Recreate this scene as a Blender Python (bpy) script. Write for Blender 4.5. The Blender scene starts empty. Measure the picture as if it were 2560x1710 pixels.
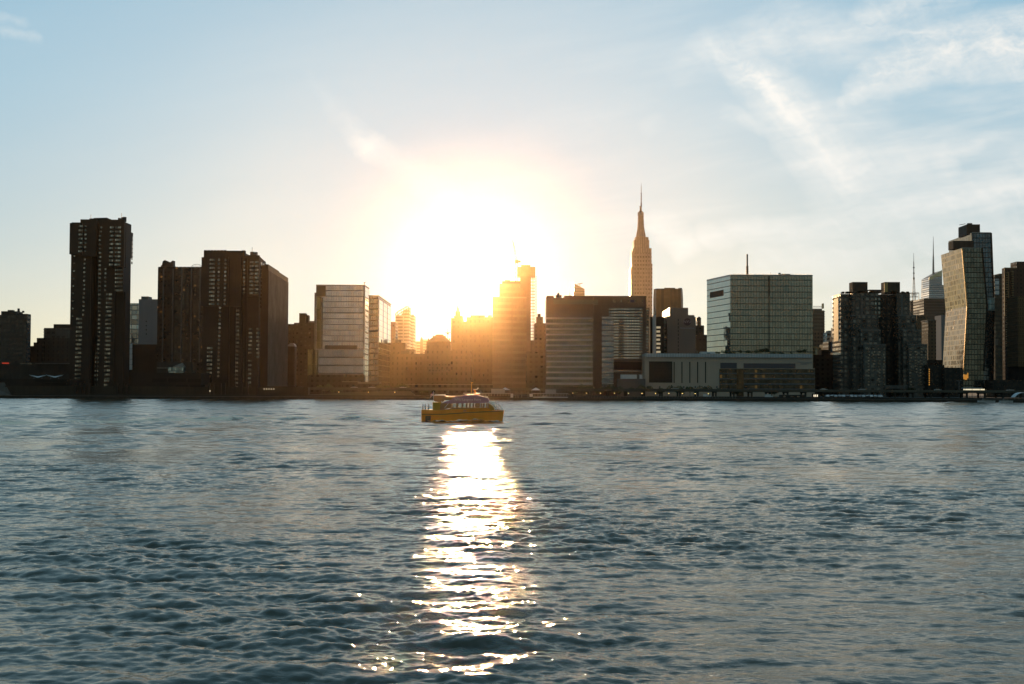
import bpy, bmesh, math, random
import numpy as np
from mathutils import Vector, Matrix
random.seed(7)
rng = np.random.default_rng(11)
C = bpy.context.scene
COL = C.collection
R = math.radians

# ------------------------------------------------------------------ camera
F = 3400.0; CAMH = 6.5
PITCH = math.atan(116.5/F); ROLL = R(0.25)
cam_d = bpy.data.cameras.new('camera'); cam = bpy.data.objects.new('camera', cam_d); COL.objects.link(cam)
cam_d.lens = 36*F/2560; cam_d.sensor_width = 36; cam_d.clip_start = 0.1; cam_d.clip_end = 60000
cam.matrix_world = Matrix.Translation((0, 0, CAMH)) @ Matrix.Rotation(PITCH, 4, 'X') @ Matrix.Rotation(R(90), 4, 'X') @ Matrix.Rotation(ROLL, 4, 'Z')
C.camera = cam
_R3 = cam.matrix_world.to_3x3()

def ray(px, py):
    return (_R3 @ Vector(((px-1280)/F, -(py-855)/F, -1.0))).normalized()
def at(px, py, Y):
    """photo pixel (2560 wide) -> world point on the plane y = Y"""
    d = ray(px, py); t = Y/d.y
    return Vector((d.x*t, Y, CAMH+d.z*t))
def XZ(px, py, Y):
    p = at(px, py, Y); return p.x, p.z

# ------------------------------------------------------------------ light
SUN_D = ray(1184, 712)
SUN_EL = math.asin(SUN_D.z); SUN_AZ = math.atan2(SUN_D.x, SUN_D.y)
C.view_settings.view_transform = 'Standard'; C.view_settings.look = 'None'
C.view_settings.exposure = 0.0; C.view_settings.gamma = 1.0
C.cycles.max_bounces = 6; C.cycles.diffuse_bounces = 2; C.cycles.glossy_bounces = 3
C.cycles.transmission_bounces = 3; C.cycles.volume_bounces = 0; C.cycles.transparent_max_bounces = 8
C.cycles.caustics_reflective = False; C.cycles.caustics_refractive = False
C.cycles.sample_clamp_indirect = 6.0; C.cycles.sample_clamp_direct = 0.0
C.cycles.use_denoising = True

sl = bpy.data.lights.new('sun', 'SUN'); sl.energy = 4.0; sl.angle = R(0.53); sl.color = (1.0, 0.62, 0.30)
so = bpy.data.objects.new('sun', sl); COL.objects.link(so)
so.rotation_euler = (-SUN_D).to_track_quat('-Z', 'Y').to_euler()

world = bpy.data.worlds.new('World'); C.world = world; world.use_nodes = True
WT = world.node_tree; WT.nodes.clear()
class NT:
    def __init__(s, tree): s.t = tree
    def n(s, typ, **kw):
        nd = s.t.nodes.new(typ)
        for k, v in kw.items(): setattr(nd, k, v)
        return nd
    def put(s, sock, v):
        if isinstance(v, bpy.types.NodeSocket): s.t.links.new(v, sock)
        elif v is not None:
            if hasattr(sock, 'default_value'):
                dv = sock.default_value
                if hasattr(dv, '__len__') and len(dv) == 4 and len(v) == 3: v = (*v, 1)
            sock.default_value = v
    def m(s, op, a, b=None, c=None, clamp=False):
        nd = s.n('ShaderNodeMath', operation=op, use_clamp=clamp)
        for i, v in enumerate((a, b, c)):
            if v is not None: s.put(nd.inputs[i], v)
        return nd.outputs[0]
    def v(s, op, a, b=None, scale=None):
        nd = s.n('ShaderNodeVectorMath', operation=op)
        s.put(nd.inputs[0], a)
        if b is not None: s.put(nd.inputs[1], b)
        if scale is not None: s.put(nd.inputs['Scale'], scale)
        return nd.outputs['Value'] if op in ('DOT_PRODUCT', 'LENGTH', 'DISTANCE') else nd.outputs[0]
    def mr(s, x, a, b, c, d, kind='LINEAR'):
        nd = s.n('ShaderNodeMapRange', interpolation_type=kind)
        for i, v in enumerate((x, a, b, c, d)): s.put(nd.inputs[i], v)
        return nd.outputs[0]
    def mix(s, f, a, b, blend='MIX'):
        nd = s.n('ShaderNodeMix', data_type='RGBA', blend_type=blend)
        s.put(nd.inputs[0], f); s.put(nd.inputs[6], a); s.put(nd.inputs[7], b)
        return nd.outputs[2]
    def noise(s, vec, scale, detail=3, rough=0.5, dist=0.0):
        nd = s.n('ShaderNodeTexNoise'); s.put(nd.inputs['Vector'], vec)
        nd.inputs['Scale'].default_value = scale; nd.inputs['Detail'].default_value = detail
        nd.inputs['Roughness'].default_value = rough; nd.inputs['Distortion'].default_value = dist
        return nd.outputs
    def comb(s, x, y, z):
        nd = s.n('ShaderNodeCombineXYZ')
        for i, v in enumerate((x, y, z)): s.put(nd.inputs[i], v)
        return nd.outputs[0]
    def sep(s, v):
        nd = s.n('ShaderNodeSeparateXYZ'); s.put(nd.inputs[0], v); return nd.outputs

W = NT(WT)
tc = W.n('ShaderNodeTexCoord'); D = tc.outputs['Generated']
sky = W.n('ShaderNodeTexSky', sky_type='NISHITA', sun_disc=False, sun_elevation=SUN_EL+R(1.5), sun_rotation=SUN_AZ,
          altitude=0, air_density=1.0, dust_density=0.6, ozone_density=2.0)
dx, dy, dz = W.sep(D)
cosang = W.v('DOT_PRODUCT', D, tuple(SUN_D))
ang = W.m('ARCCOSINE', W.m('MINIMUM', cosang, 0.999999))        # radians from the sun
# cloud field on the plane of directions (east-west, up) / north: strokes of cirrus
uy = W.m('MAXIMUM', dy, 0.08)
P0 = W.comb(W.m('DIVIDE', dx, uy), W.m('DIVIDE', dz, uy), 0.0)
wob = W.noise(P0, 9.0, 4, 0.6)[1]
wob2 = W.noise(P0, 38.0, 3, 0.6)[1]
P1 = W.v('ADD', P0, W.v('SCALE', W.v('SUBTRACT', wob, (.5, .5, .5)), scale=0.018))
P1 = W.v('ADD', P1, W.v('SCALE', W.v('SUBTRACT', wob2, (.5, .5, .5)), scale=0.016))
P1 = W.v('MULTIPLY', P1, (1, 1, 0))
def uv(px, py):
    d = ray(px, py); return (d.x/d.y, d.z/d.y, 0.0)
STROKES = [  # (x, y, half width px, weight) polylines in photo pixels, turned into sky directions
 [(1795,108,14,.5),(1850,150,20,.8),(1905,192,26,1.1),(1960,262,24,1.0),(2010,330,26,.85),(2062,392,24,.6)],
 [(2120,232,9,.4),(2200,196,16,.7),(2330,150,20,.6),(2440,132,24,.8),(2600,135,26,.9)],
 [(2210,84,8,.4),(2330,86,10,.6),(2450,98,12,.7),(2600,116,12,.7)],
 [(1790,105,26,.45),(1870,165,44,.75),(1950,235,50,.85),(2040,350,56,.75),(2120,440,74,.62),(2180,530,84,.4),(2230,620,90,.3)],
 [(2110,250,18,.45),(2190,195,40,.7),(2310,140,54,.75),(2440,118,62,.78),(2600,112,70,.8)],
 [(2110,80,26,.35),(2200,38,46,.55),(2360,-20,56,.35)],
 [(1700,170,26,.15),(1800,115,40,.35),(1960,85,60,.35),(2110,95,60,.25)],
 [(2010,260,56,.3),(2250,430,72,.35)],
 [(2190,412,12,.15),(2330,382,14,.26),(2440,362,14,.25),(2520,350,10,.1)],
 [(2352,385,24,.3),(2365,470,34,.3)],
 [(1640,560,22,.3),(1715,620,26,.45)], [(1815,278,14,.25),(1940,318,20,.35)],
 [(770,190,14,.05),(860,300,22,.13),(925,372,26,.42),(985,405,26,.16),(1110,480,34,.1)],
 [(1760,600,24,.4),(1900,575,26,.45),(2100,560,34,.45),(2600,470,60,.5)],
 [(1900,660,40,.4),(2200,620,60,.5),(2600,600,60,.5)],
 [(1625,315,20,.16),(1640,300,16,.14)],
 [(0,34,12,.25),(60,50,10,.2)], [(10,74,12,.25),(92,94,10,.3)],
]
dens = None
for st in STROKES:
    for (x0,y0,w0,k0),(x1,y1,w1,k1) in zip(st[:-1], st[1:]):
        a = Vector(uv(x0,y0)); b = Vector(uv(x1,y1)); ba = b-a
        pa = W.v('SUBTRACT', P1, tuple(a))
        h = W.m('MULTIPLY', W.v('DOT_PRODUCT', pa, tuple(ba)), 1/ba.length_squared, clamp=True)
        dist = W.v('LENGTH', W.v('SUBTRACT', pa, W.v('SCALE', tuple(ba), scale=h)))
        wpx = W.m('MULTIPLY_ADD', h, (w1-w0)*1.75/F, w0*1.75/F)
        kk = W.m('MULTIPLY_ADD', h, k1-k0, k0)
        s_ = W.m('SUBTRACT', 1.0, W.m('DIVIDE', dist, wpx), clamp=True)
        s_ = W.m('MULTIPLY', W.m('MULTIPLY', s_, W.m('MULTIPLY_ADD', s_, -0.5, 1.5)), kk)
        dens = s_ if dens is None else W.m('MAXIMUM', dens, s_)
# fine fibres inside the strokes and a thin general veil
def fibre(deg, fx, fy, det, rgh):
    rt = W.n('ShaderNodeVectorRotate', rotation_type='Z_AXIS'); W.put(rt.inputs['Vector'], P1b); rt.inputs['Angle'].default_value = R(deg)
    return W.noise(W.v('MULTIPLY', rt.outputs[0], (fx, fy, 1)), 1.0, det, rgh)[0]
P1b = W.v('ADD', P0, W.v('SCALE', W.v('SUBTRACT', wob2, (.5, .5, .5)), scale=0.02))
f1 = fibre(-12, 9, 46, 6, .62); f2 = fibre(50, 8, 60, 6, .6); f3 = fibre(-20, 90, 150, 4, .65)
dxy = W.sep(P0)
up = W.mr(dxy[1], .16, .26, 0.0, 1.0, 'SMOOTHSTEP')
fb = W.m('ADD', W.m('MULTIPLY', f1, .62), W.m('MULTIPLY', f2, .38))
fb = W.m('ADD', fb, W.m('MULTIPLY', W.m('MULTIPLY', W.m('SUBTRACT', f3, .5), up), .34))
dens = W.m('MULTIPLY', dens, W.mr(fb, .34, .60, .22, 1.2))
vr = W.n('ShaderNodeVectorRotate', rotation_type='Z_AXIS'); W.put(vr.inputs['Vector'], P0); vr.inputs['Angle'].default_value = R(-9)
veil = W.m('MULTIPLY', W.mr(W.noise(W.v('MULTIPLY', vr.outputs[0], (2.6, 17, 1)), 1.5, 7, 0.6, .3)[0], 0.40, 0.74, 0.0, 0.46, 'SMOOTHSTEP'), W.mr(dx, -0.05, 0.30, 0.10, 1.0, 'SMOOTHSTEP'))
dens = W.m('ADD', dens, veil, clamp=True)
front = W.mr(dy, 0.05, 0.3, 0.0, 1.0, 'SMOOTHSTEP')
dens = W.m('MULTIPLY', dens, front)
# aureole of the low sun and warm horizon
e1 = W.m('EXPONENT', W.m('MULTIPLY', ang, -1/R(1.3)))
e2 = W.m('EXPONENT', W.m('MULTIPLY', ang, -1/R(6.5)))
e3 = W.m('EXPONENT', W.m('MULTIPLY', ang, -1/R(17.0)))
el = W.m('ARCSINE', dz)
hor = W.m('MULTIPLY', W.m('EXPONENT', W.m('MULTIPLY', W.m('MAXIMUM', el, 0.0), -1/R(7.0))), W.mr(cosang, 0.3, 1.0, 0.0, 1.0))
SKY_K = 0.05
base = W.v('MULTIPLY', sky.outputs[0], (SKY_K*0.95, SKY_K*1.15, SKY_K*1.6))
def addc(c, f, col): return W.v('ADD', c, W.v('SCALE', col, scale=f))
c_ = W.v('ADD', base, W.v('SCALE', (0.10, 0.25, 0.38), scale=W.mr(el, R(-2), R(12), 0.25, 1.0)))
sr, sg, sb = W.sep(c_)
c_ = W.comb(*[W.m('MULTIPLY_ADD', W.m('EXPONENT', W.m('MULTIPLY', q, -1.75)), -t, t) for q, t in ((sr, .93), (sg, .93), (sb, .93))])
gs_ = W.m('EXPONENT', W.m('MULTIPLY', W.m('POWER', ang, 3.4), -1/R(7.0)**3.4))
c_ = W.v('MULTIPLY', c_, W.comb(W.m('MULTIPLY_ADD', gs_, -.90, 1.0), W.m('MULTIPLY_ADD', gs_, -.40, 1.0), W.m('MULTIPLY_ADD', gs_, -.10, 1.0)))
c_ = W.v('MULTIPLY', c_, (.96, 1.02, 1.03))
c_ = addc(c_, e1, (1.2, 1.1, 1.0))
c_ = addc(c_, hor, (0.24, 0.17, 0.06))
ccol = W.v('ADD', (0.86, 0.87, 0.85), W.v('SCALE', (0.9, 0.8, 0.6), scale=e2))
c_ = W.mix(dens, c_, ccol)
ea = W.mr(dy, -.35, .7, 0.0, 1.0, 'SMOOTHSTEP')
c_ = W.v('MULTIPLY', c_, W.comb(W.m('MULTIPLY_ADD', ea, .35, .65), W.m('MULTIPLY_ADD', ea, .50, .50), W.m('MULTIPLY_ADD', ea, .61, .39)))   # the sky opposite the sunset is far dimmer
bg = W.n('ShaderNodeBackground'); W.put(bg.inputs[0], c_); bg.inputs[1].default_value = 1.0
wo = W.n('ShaderNodeOutputWorld'); WT.links.new(bg.outputs[0], wo.inputs[0])
world.cycles.sampling_method = 'MANUAL'; world.cycles.sample_map_resolution = 512

# ------------------------------------------------------------------ helpers for things
def link(o, parent=None):
    COL.objects.link(o)
    if parent is not None: o.parent = parent
    return o
def tag(o, label=None, cat=None, group=None, kind=None):
    if label: o['label'] = label
    if cat: o['category'] = cat
    if group: o['group'] = group
    if kind: o['kind'] = kind
    return o
def thing(name, loc, label, cat, group=None, rz=0.0):
    o = bpy.data.objects.new(name, None); o.empty_display_size = 0.5
    o.location = loc; o.rotation_euler[2] = rz
    link(o); o['_loc'] = 0
    del o['_loc']
    return tag(o, label, cat, group)

class MB:
    """collects boxes, prisms and tubes in world coordinates"""
    def __init__(s): s.v = []; s.f = []; s.mi = []; s.cur = 0
    def poly(s, pts, faces):
        k = len(s.v); s.v += [tuple(p) for p in pts]
        for f in faces: s.f.append(tuple(k+i for i in f)); s.mi.append(s.cur)
    def box(s, x0, x1, y0, y1, z0, z1):
        if x0 > x1: x0, x1 = x1, x0
        if y0 > y1: y0, y1 = y1, y0
        s.poly([(x0,y0,z0),(x1,y0,z0),(x1,y1,z0),(x0,y1,z0),(x0,y0,z1),(x1,y0,z1),(x1,y1,z1),(x0,y1,z1)],
               [(3,2,1,0),(4,5,6,7),(0,1,5,4),(1,2,6,5),(2,3,7,6),(3,0,4,7)])
        return s
    def prism(s, pts, z0, z1, top=None):
        """pts: counter-clockwise footprint; z0,z1 numbers or lists; top: other footprint at z1"""
        n = len(pts); t = top or pts
        a0 = z0 if hasattr(z0, '__len__') else [z0]*n
        a1 = z1 if hasattr(z1, '__len__') else [z1]*n
        area = sum(pts[i][0]*pts[(i+1) % n][1]-pts[(i+1) % n][0]*pts[i][1] for i in range(n))
        if area < 0:
            pts = pts[::-1]; t = t[::-1]; a0 = a0[::-1]; a1 = a1[::-1]
        P = [(p[0], p[1], z) for p, z in zip(pts, a0)] + [(p[0], p[1], z) for p, z in zip(t, a1)]
        s.poly(P, [tuple(range(n-1, -1, -1)), tuple(range(n, 2*n))] + [(i, (i+1) % n, n+(i+1) % n, n+i) for i in range(n)])
        return s
    def tube(s, a, b, r0, r1=None, n=8, cap=True):
        r1 = r0 if r1 is None else r1
        a = Vector(a); b = Vector(b); d = (b-a).normalized()
        u = d.orthogonal().normalized(); w = d.cross(u)
        P = []
        for c, r in ((a, r0), (b, r1)):
            for i in range(n):
                t = 2*math.pi*i/n; P.append(c+u*(r*math.cos(t))+w*(r*math.sin(t)))
        fs = [(i, (i+1) % n, n+(i+1) % n, n+i) for i in range(n)]
        if cap: fs += [tuple(range(n-1, -1, -1)), tuple(range(n, 2*n))]
        s.poly(P, fs); return s
    def build(s, name, mat, parent=None, smooth=False):
        me = bpy.data.meshes.new(name)
        off = Vector((0, 0, 0))
        if parent is not None:
            p = parent
            while p is not None: off += p.location; p = p.parent
        me.from_pydata([tuple(Vector(v)-off) for v in s.v], [], s.f)
        mats = mat if isinstance(mat, (list, tuple)) else [mat]
        for m in mats: me.materials.append(m)
        if len(mats) > 1: me.polygons.foreach_set('material_index', s.mi)
        if smooth: me.polygons.foreach_set('use_smooth', [True]*len(me.polygons))
        me.update()
        return link(bpy.data.objects.new(name, me), parent)

def mat(name, col=(.2,.2,.2), rough=.7, metal=0.0, spec=None, emit=None, es=0.0):
    m = bpy.data.materials.new(name); m.use_nodes = True
    b = m.node_tree.nodes['Principled BSDF']
    b.inputs['Base Color'].default_value = (*col, 1); b.inputs['Roughness'].default_value = rough
    b.inputs['Metallic'].default_value = metal
    if spec is not None: b.inputs['Specular IOR Level'].default_value = spec
    if emit: b.inputs['Emission Color'].default_value = (*emit, 1); b.inputs['Emission Strength'].default_value = es
    return m, NT(m.node_tree), b
def noisy(name, col, rough=.8, amt=.25, scale=.15, metal=0.0, streak=True):
    """plain wall colour with uneven tone, grime and soft vertical streaks"""
    m, n, b = mat(name, col, rough, metal)
    g = n.n('ShaderNodeNewGeometry').outputs['Position']
    a = n.noise(g, scale, 4, .6)[0]
    f = n.mr(a, .3, .7, 1-amt, 1+amt)
    if streak:
        s = n.noise(n.v('MULTIPLY', g, (1, 1, .06)), 1.1, 3, .6)[0]
        f = n.m('MULTIPLY', f, n.mr(s, .3, .7, 1-amt*.6, 1+amt*.6))
    n.put(b.inputs['Base Color'], n.v('SCALE', col, scale=f))
    return m

# ------------------------------------------------------------------ the river
SHORE = 750.0
def water_mesh():
    Y = [19.0]
    while Y[-1] < SHORE+2: Y.append(Y[-1]+max(0.04, 0.042*(Y[-1]/22)))
    Y = np.array(Y, dtype=np.float32)
    core = np.linspace(-0.45, 0.45, 1150)
    k = np.linspace(1, 12, 12); ext = 0.47+0.05*k+0.02*k**2
    T = np.concatenate([-ext[::-1], core, ext])
    YY, TT = np.meshgrid(Y, T.astype(np.float32), indexing='ij'); XX = YY*TT
    dxs = np.gradient(XX, axis=1); dys = np.gradient(YY, axis=0)
    Z = np.zeros_like(XX); Xo = np.zeros_like(XX); Yo = np.zeros_like(XX)
    N = 190
    lam = np.exp(rng.uniform(np.log(0.2), np.log(5.5), N))
    th0 = R(262)                                    # the wind blows towards the viewer and to the left
    for L in lam:
        kk = 2*math.pi/L
        th = th0 + rng.normal(0, R(46 if L < .9 else 28))
        kx, ky = kk*math.cos(th), kk*math.sin(th)
        slope = 0.013 if L < .35 else (0.0215 if L < 1.3 else 0.0170*(1.3/L)**.25)
        A = slope/kk*1.0
        ph = rng.uniform(0, 2*math.pi)
        fade = np.clip((L/np.hypot(kx/kk*dxs, ky/kk*dys)-2.0)/2.0, 0, 1)
        arg = kx*XX+ky*YY+ph
        w = A*fade
        Z += w*np.sin(arg)
        c = w*np.cos(arg)*1.0
        Xo -= c*kx/kk; Yo -= c*ky/kk
    # patches of livelier and calmer water (gusts)
    gu = np.ones_like(XX)
    for _ in range(14):
        L = math.exp(rng.uniform(math.log(14), math.log(90))); th = rng.uniform(0, math.pi)
        gu += 0.12*np.sin(2*math.pi/L*(math.cos(th)*XX+math.sin(th)*YY*0.7)+rng.uniform(0, 6.28))
    gu = np.clip(gu, .5, 1.7)
    for _ in range(46):                           # the longer chop that still shows towards the far bank
        L = math.exp(rng.uniform(math.log(4.5), math.log(13))); kk = 2*math.pi/L; th = R(262)+rng.normal(0, R(30))
        kx, ky = kk*math.cos(th), kk*math.sin(th); ph = rng.uniform(0, 6.28)
        Z += (0.021/kk)*np.interp(YY, [70, 220], [0, 1])*np.clip((L/np.hypot(kx/kk*dxs, ky/kk*dys)-2.0)/2.0, 0, 1)*np.sin(kx*XX+ky*YY+ph)
    Z *= gu*np.interp(YY, [30, 60, 180, 750], [1.32, 1.15, .80, .70])
    # wake rolling out behind the ferry
    fx, fy = FERRY
    s = (fx-8)-XX; on = np.clip(s/6, 0, 1)*np.exp(-np.clip(s, 0, None)/160)
    yc = fy+.6+np.clip(s, 0, None)*0.15-np.clip(s-30, 0, None)*1.2
    for off, a, wd in ((0, .55, 1.8), (-7, .62, 2.0), (6, .5, 2.0), (-15, .32, 3.0)):
        sp = off*(0.35+np.clip(s, 0, 120)/90)
        Z += a*on*np.exp(-((YY-yc-sp)/(wd*(1+np.clip(s, 0, 200)/120)))**2)*(1+.5*np.sin(XX*.55+off))
    Z += .30*np.exp(-((YY-(fy-.9))/.55)**2)*np.clip((XX-fx+9)/3, 0, 1)*np.clip((fx+8.6-XX)/2, 0, 1)*(1+.5*np.sin(XX*1.7)+.3*np.sin(XX*4.1))
    XX = XX+Xo; YYd = YY+Yo
    ny, nx = XX.shape
    verts = np.stack([XX, YYd, Z], -1).reshape(-1, 3)
    i = np.arange(ny-1)[:, None]*nx+np.arange(nx-1)[None, :]
    quads = np.stack([i, i+1, i+nx+1, i+nx], -1).reshape(-1, 4)
    # the rest of the river, under and behind the camera and beyond the fine part, joined to its rim
    nv = len(verts)
    extra = np.array([(-3500, -400, 0), (3500, -400, 0), (3500, SHORE+6, 0), (-3500, SHORE+6, 0),
                      (XX[0, 0], 19, -.02), (XX[0, -1], 19, -.02), (XX[-1, 0], SHORE+6, 0), (XX[-1, -1], SHORE+6, 0)])
    verts = np.concatenate([verts, extra]); a = nv
    quads = np.concatenate([quads, np.array([(a+0, a+1, a+5, a+4), (a+1, a+2, a+7, a+5), (a+3, a+0, a+4, a+6)])])
    me = bpy.data.meshes.new('river_water')
    me.vertices.add(len(verts)); me.vertices.foreach_set('co', verts.astype(np.float32).ravel())
    nq = len(quads)
    me.loops.add(nq*4); me.loops.foreach_set('vertex_index', quads.astype(np.int32).ravel())
    me.polygons.add(nq); me.polygons.foreach_set('loop_start', np.arange(0, nq*4, 4, dtype=np.int32))
    me.polygons.foreach_set('use_smooth', np.ones(nq, dtype=bool))
    me.update(calc_edges=True)
    return me
FERRY = (at(1156, 1048, 266).x, 266.0)
def mat_water():
    m = bpy.data.materials.new('river_water'); m.use_nodes = True; m.node_tree.nodes.clear(); n = NT(m.node_tree)
    g = n.n('ShaderNodeNewGeometry').outputs['Position']
    wx = n.v('ADD', g, n.v('SCALE', n.noise(g, .35, 2, .5)[1], scale=.8))
    far = n.v('LENGTH', n.v('MULTIPLY', g, (1, 1, 0)))
    a = n.noise(n.v('MULTIPLY', wx, (0.62, 1.3, 1)), 1.5, 5, .62)[0]
    c = n.noise(n.v('MULTIPLY', wx, (0.7, 1.3, 1)), 5.5, 4, .6)[0]
    d = n.noise(n.v('MULTIPLY', wx, (0.5, 1.2, 1)), .4, 4, .6)[0]
    amp = n.mr(n.noise(g, .022, 3, .5)[0], .36, .64, .35, 1.6)
    h = n.m('ADD', n.m('MULTIPLY', a, n.mr(far, 20, 160, .045, .06)), n.m('MULTIPLY', c, n.mr(far, 20, 80, .014, .012)))
    h = n.m('ADD', h, n.m('MULTIPLY', d, n.mr(far, 60, 260, 0.0, .22)))
    h = n.m('MULTIPLY', h, amp)
    bp = n.n('ShaderNodeBump'); bp.inputs['Strength'].default_value = 1.0; bp.inputs['Distance'].default_value = 1.0
    n.put(bp.inputs['Height'], h)
    fr = n.n('ShaderNodeFresnel'); fr.inputs['IOR'].default_value = 1.48; n.put(fr.inputs['Normal'], bp.outputs[0])
    di = n.n('ShaderNodeBsdfDiffuse'); di.inputs['Color'].default_value = (.032, .033, .022, 1)
    gl = n.n('ShaderNodeBsdfAnisotropic', distribution='BECKMANN'); gl.inputs['Color'].default_value = (1, .935, .83, 1)
    gl.inputs['Anisotropy'].default_value = .5; n.put(gl.inputs['Tangent'], n.comb(1.0, 0.0, 0.0))
    n.put(gl.inputs['Roughness'], n.mr(far, 30, 400, .06, .22)); n.put(gl.inputs['Normal'], bp.outputs[0])
    mx = n.n('ShaderNodeMixShader'); n.put(mx.inputs[0], fr.outputs[0]); n.put(mx.inputs[1], di.outputs[0]); n.put(mx.inputs[2], gl.outputs[0])
    # foam of the ferry's wash: broken patches along its track and round its hull
    x, y, z = n.sep(g); fx, fy = FERRY
    s_ = n.m('SUBTRACT', fx-7.2, x)
    cen = n.m('SUBTRACT', n.m('MULTIPLY_ADD', s_, .15, fy+.6), n.m('MULTIPLY', n.m('MAXIMUM', n.m('SUBTRACT', s_, 30.0), 0.0), 1.2))
    dyc = n.m('ABSOLUTE', n.m('SUBTRACT', y, cen))
    wid = n.mr(s_, 0, 60, 4.0, 15.0)
    tr = n.m('MULTIPLY', n.m('SUBTRACT', 1.0, n.m('DIVIDE', dyc, wid), clamp=True), n.m('MULTIPLY', n.mr(s_, -1, 1, 0, 1), n.mr(s_, 0, 110, 1.0, .75)))
    bow = n.m('MULTIPLY', n.m('SUBTRACT', 1.0, n.m('DIVIDE', n.m('ABSOLUTE', n.m('SUBTRACT', y, fy-.5)), 1.3), clamp=True), n.m('MULTIPLY', n.mr(x, fx-9, fx-6, 0, 1), n.mr(x, fx+8.2, fx+9.5, 1, 0)))
    cover = n.m('MAXIMUM', tr, n.m('MULTIPLY', bow, .8))
    fn = n.noise(n.v('MULTIPLY', g, (.5, 1.6, 1)), 1.3, 6, .7)[0]
    fm = n.mr(n.m('ADD', fn, n.m('MULTIPLY', cover, .55)), .66, .80, 0, 1)
    fm = n.m('MULTIPLY', fm, n.m('GREATER_THAN', cover, .01))
    fd = n.n('ShaderNodeBsdfDiffuse'); fd.inputs['Color'].default_value = (1.0, .80, .64, 1)
    mf = n.n('ShaderNodeMixShader'); n.put(mf.inputs[0], fm); n.put(mf.inputs[1], mx.outputs[0]); n.put(mf.inputs[2], fd.outputs[0])
    o = n.n('ShaderNodeOutputMaterial'); n.put(o.inputs[0], mf.outputs[0])
    return m
wm = water_mesh(); wm.materials.append(mat_water())
tag(link(bpy.data.objects.new('water', wm)), kind='structure')

# ------------------------------------------------------------------ facade materials
def grid_mask(n, u, z, bay, flo, wf, hf, jit=0.0):
    fu = n.m('FRACT', n.m('DIVIDE', u, bay)); fz = n.m('FRACT', n.m('DIVIDE', z, flo))
    mu = n.m('LESS_THAN', n.m('ABSOLUTE', n.m('SUBTRACT', fu, .5)), wf/2)
    mz = n.m('LESS_THAN', n.m('ABSOLUTE', n.m('SUBTRACT', fz, .5)), hf/2)
    wn = n.n('ShaderNodeTexWhiteNoise', noise_dimensions='3D')
    n.put(wn.inputs[0], n.comb(n.m('FLOOR', n.m('DIVIDE', u, bay)), n.m('FLOOR', n.m('DIVIDE', z, flo)), 3.7))
    return n.m('MULTIPLY', mu, mz), wn.outputs
def facade(name, wall, glass, bay=3.2, flo=3.1, wf=.5, hf=.5, grough=.12, wmetal=0.0, wrough=.8, vary=.5, gmetal=.9,
           tilt=.015, lit=0.0, litcol=(1, .55, .18), band=None, litstr=.5, blotch=.18):
    """wall with a grid of glazing: one pane per bay and storey, each pane with its own tone and slight tilt"""
    m, n, b = mat(name, wall, wrough)
    g = n.n('ShaderNodeNewGeometry'); P = g.outputs['Position']; N = g.outputs['True Normal']
    nx, ny, nz = n.sep(N); x, y, z = n.sep(P)
    side = n.m('GREATER_THAN', n.m('ABSOLUTE', nx), n.m('ABSOLUTE', ny))
    u = n.m('ADD', n.m('MULTIPLY', y, side), n.m('MULTIPLY', x, n.m('SUBTRACT', 1.0, side)))
    msk, wn = grid_mask(n, u, z, bay, flo, wf, hf)
    vert = n.m('LESS_THAN', n.m('ABSOLUTE', nz), .5)
    msk = n.m('MULTIPLY', msk, vert)
    wv = n.mr(wn[0], 0, 1, 1-vary, 1+vary*.6)
    big = n.noise(P, .03, 3, .55)[0]
    gc = n.v('SCALE', n.v('ADD', glass, (0, 0, 0)), scale=n.m('MULTIPLY', wv, n.mr(big, .3, .7, 1-blotch, 1+blotch)))
    wn_ = n.noise(P, .2, 4, .6)[0]; st = n.noise(n.v('MULTIPLY', P, (1, 1, .07)), .9, 3, .6)[0]
    wc = n.v('SCALE', n.v('ADD', wall, (0, 0, 0)), scale=n.m('MULTIPLY', n.mr(wn_, .3, .7, .82, 1.18), n.mr(st, .3, .7, .88, 1.12)))
    if band:      # darker or lighter storey band: (every metres, fraction, colour)
        ev, fr, bc = band
        bm = n.m('MULTIPLY', n.m('LESS_THAN', n.m('FRACT', n.m('DIVIDE', z, ev)), fr), vert)
        wc = n.mix(bm, wc, bc); msk = n.m('MULTIPLY', msk, n.m('SUBTRACT', 1.0, bm))
    n.put(b.inputs['Base Color'], n.mix(msk, wc, gc))
    n.put(b.inputs['Metallic'], n.mr(msk, 0, 1, wmetal, gmetal)); n.put(b.inputs['Roughness'], n.mr(msk, 0, 1, wrough, grough))
    jit = n.v('MULTIPLY', n.v('SUBTRACT', wn[1], (.5, .5, .5)), (tilt*2, tilt*2, tilt*2))
    low = n.v('MULTIPLY', n.v('SUBTRACT', n.noise(P, .11, 2, .5)[1], (.5, .5, .5)), (tilt*2,)*3)
    nn = n.v('NORMALIZE', n.v('ADD', N, n.v('SCALE', n.v('ADD', jit, low), scale=msk)))
    n.put(b.inputs['Normal'], nn)
    if lit > 0:
        wl = n.n('ShaderNodeTexWhiteNoise', noise_dimensions='3D')
        n.put(wl.inputs[0], n.comb(n.m('FLOOR', n.m('DIVIDE', u, bay)), n.m('FLOOR', n.m('DIVIDE', z, flo)), 9.1))
        em = n.m('MULTIPLY', n.m('MULTIPLY', n.m('LESS_THAN', wl.outputs[0], lit), msk), litstr)
        b.inputs['Emission Color'].default_value = (*litcol, 1); n.put(b.inputs['Emission Strength'], em)
    return m
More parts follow.
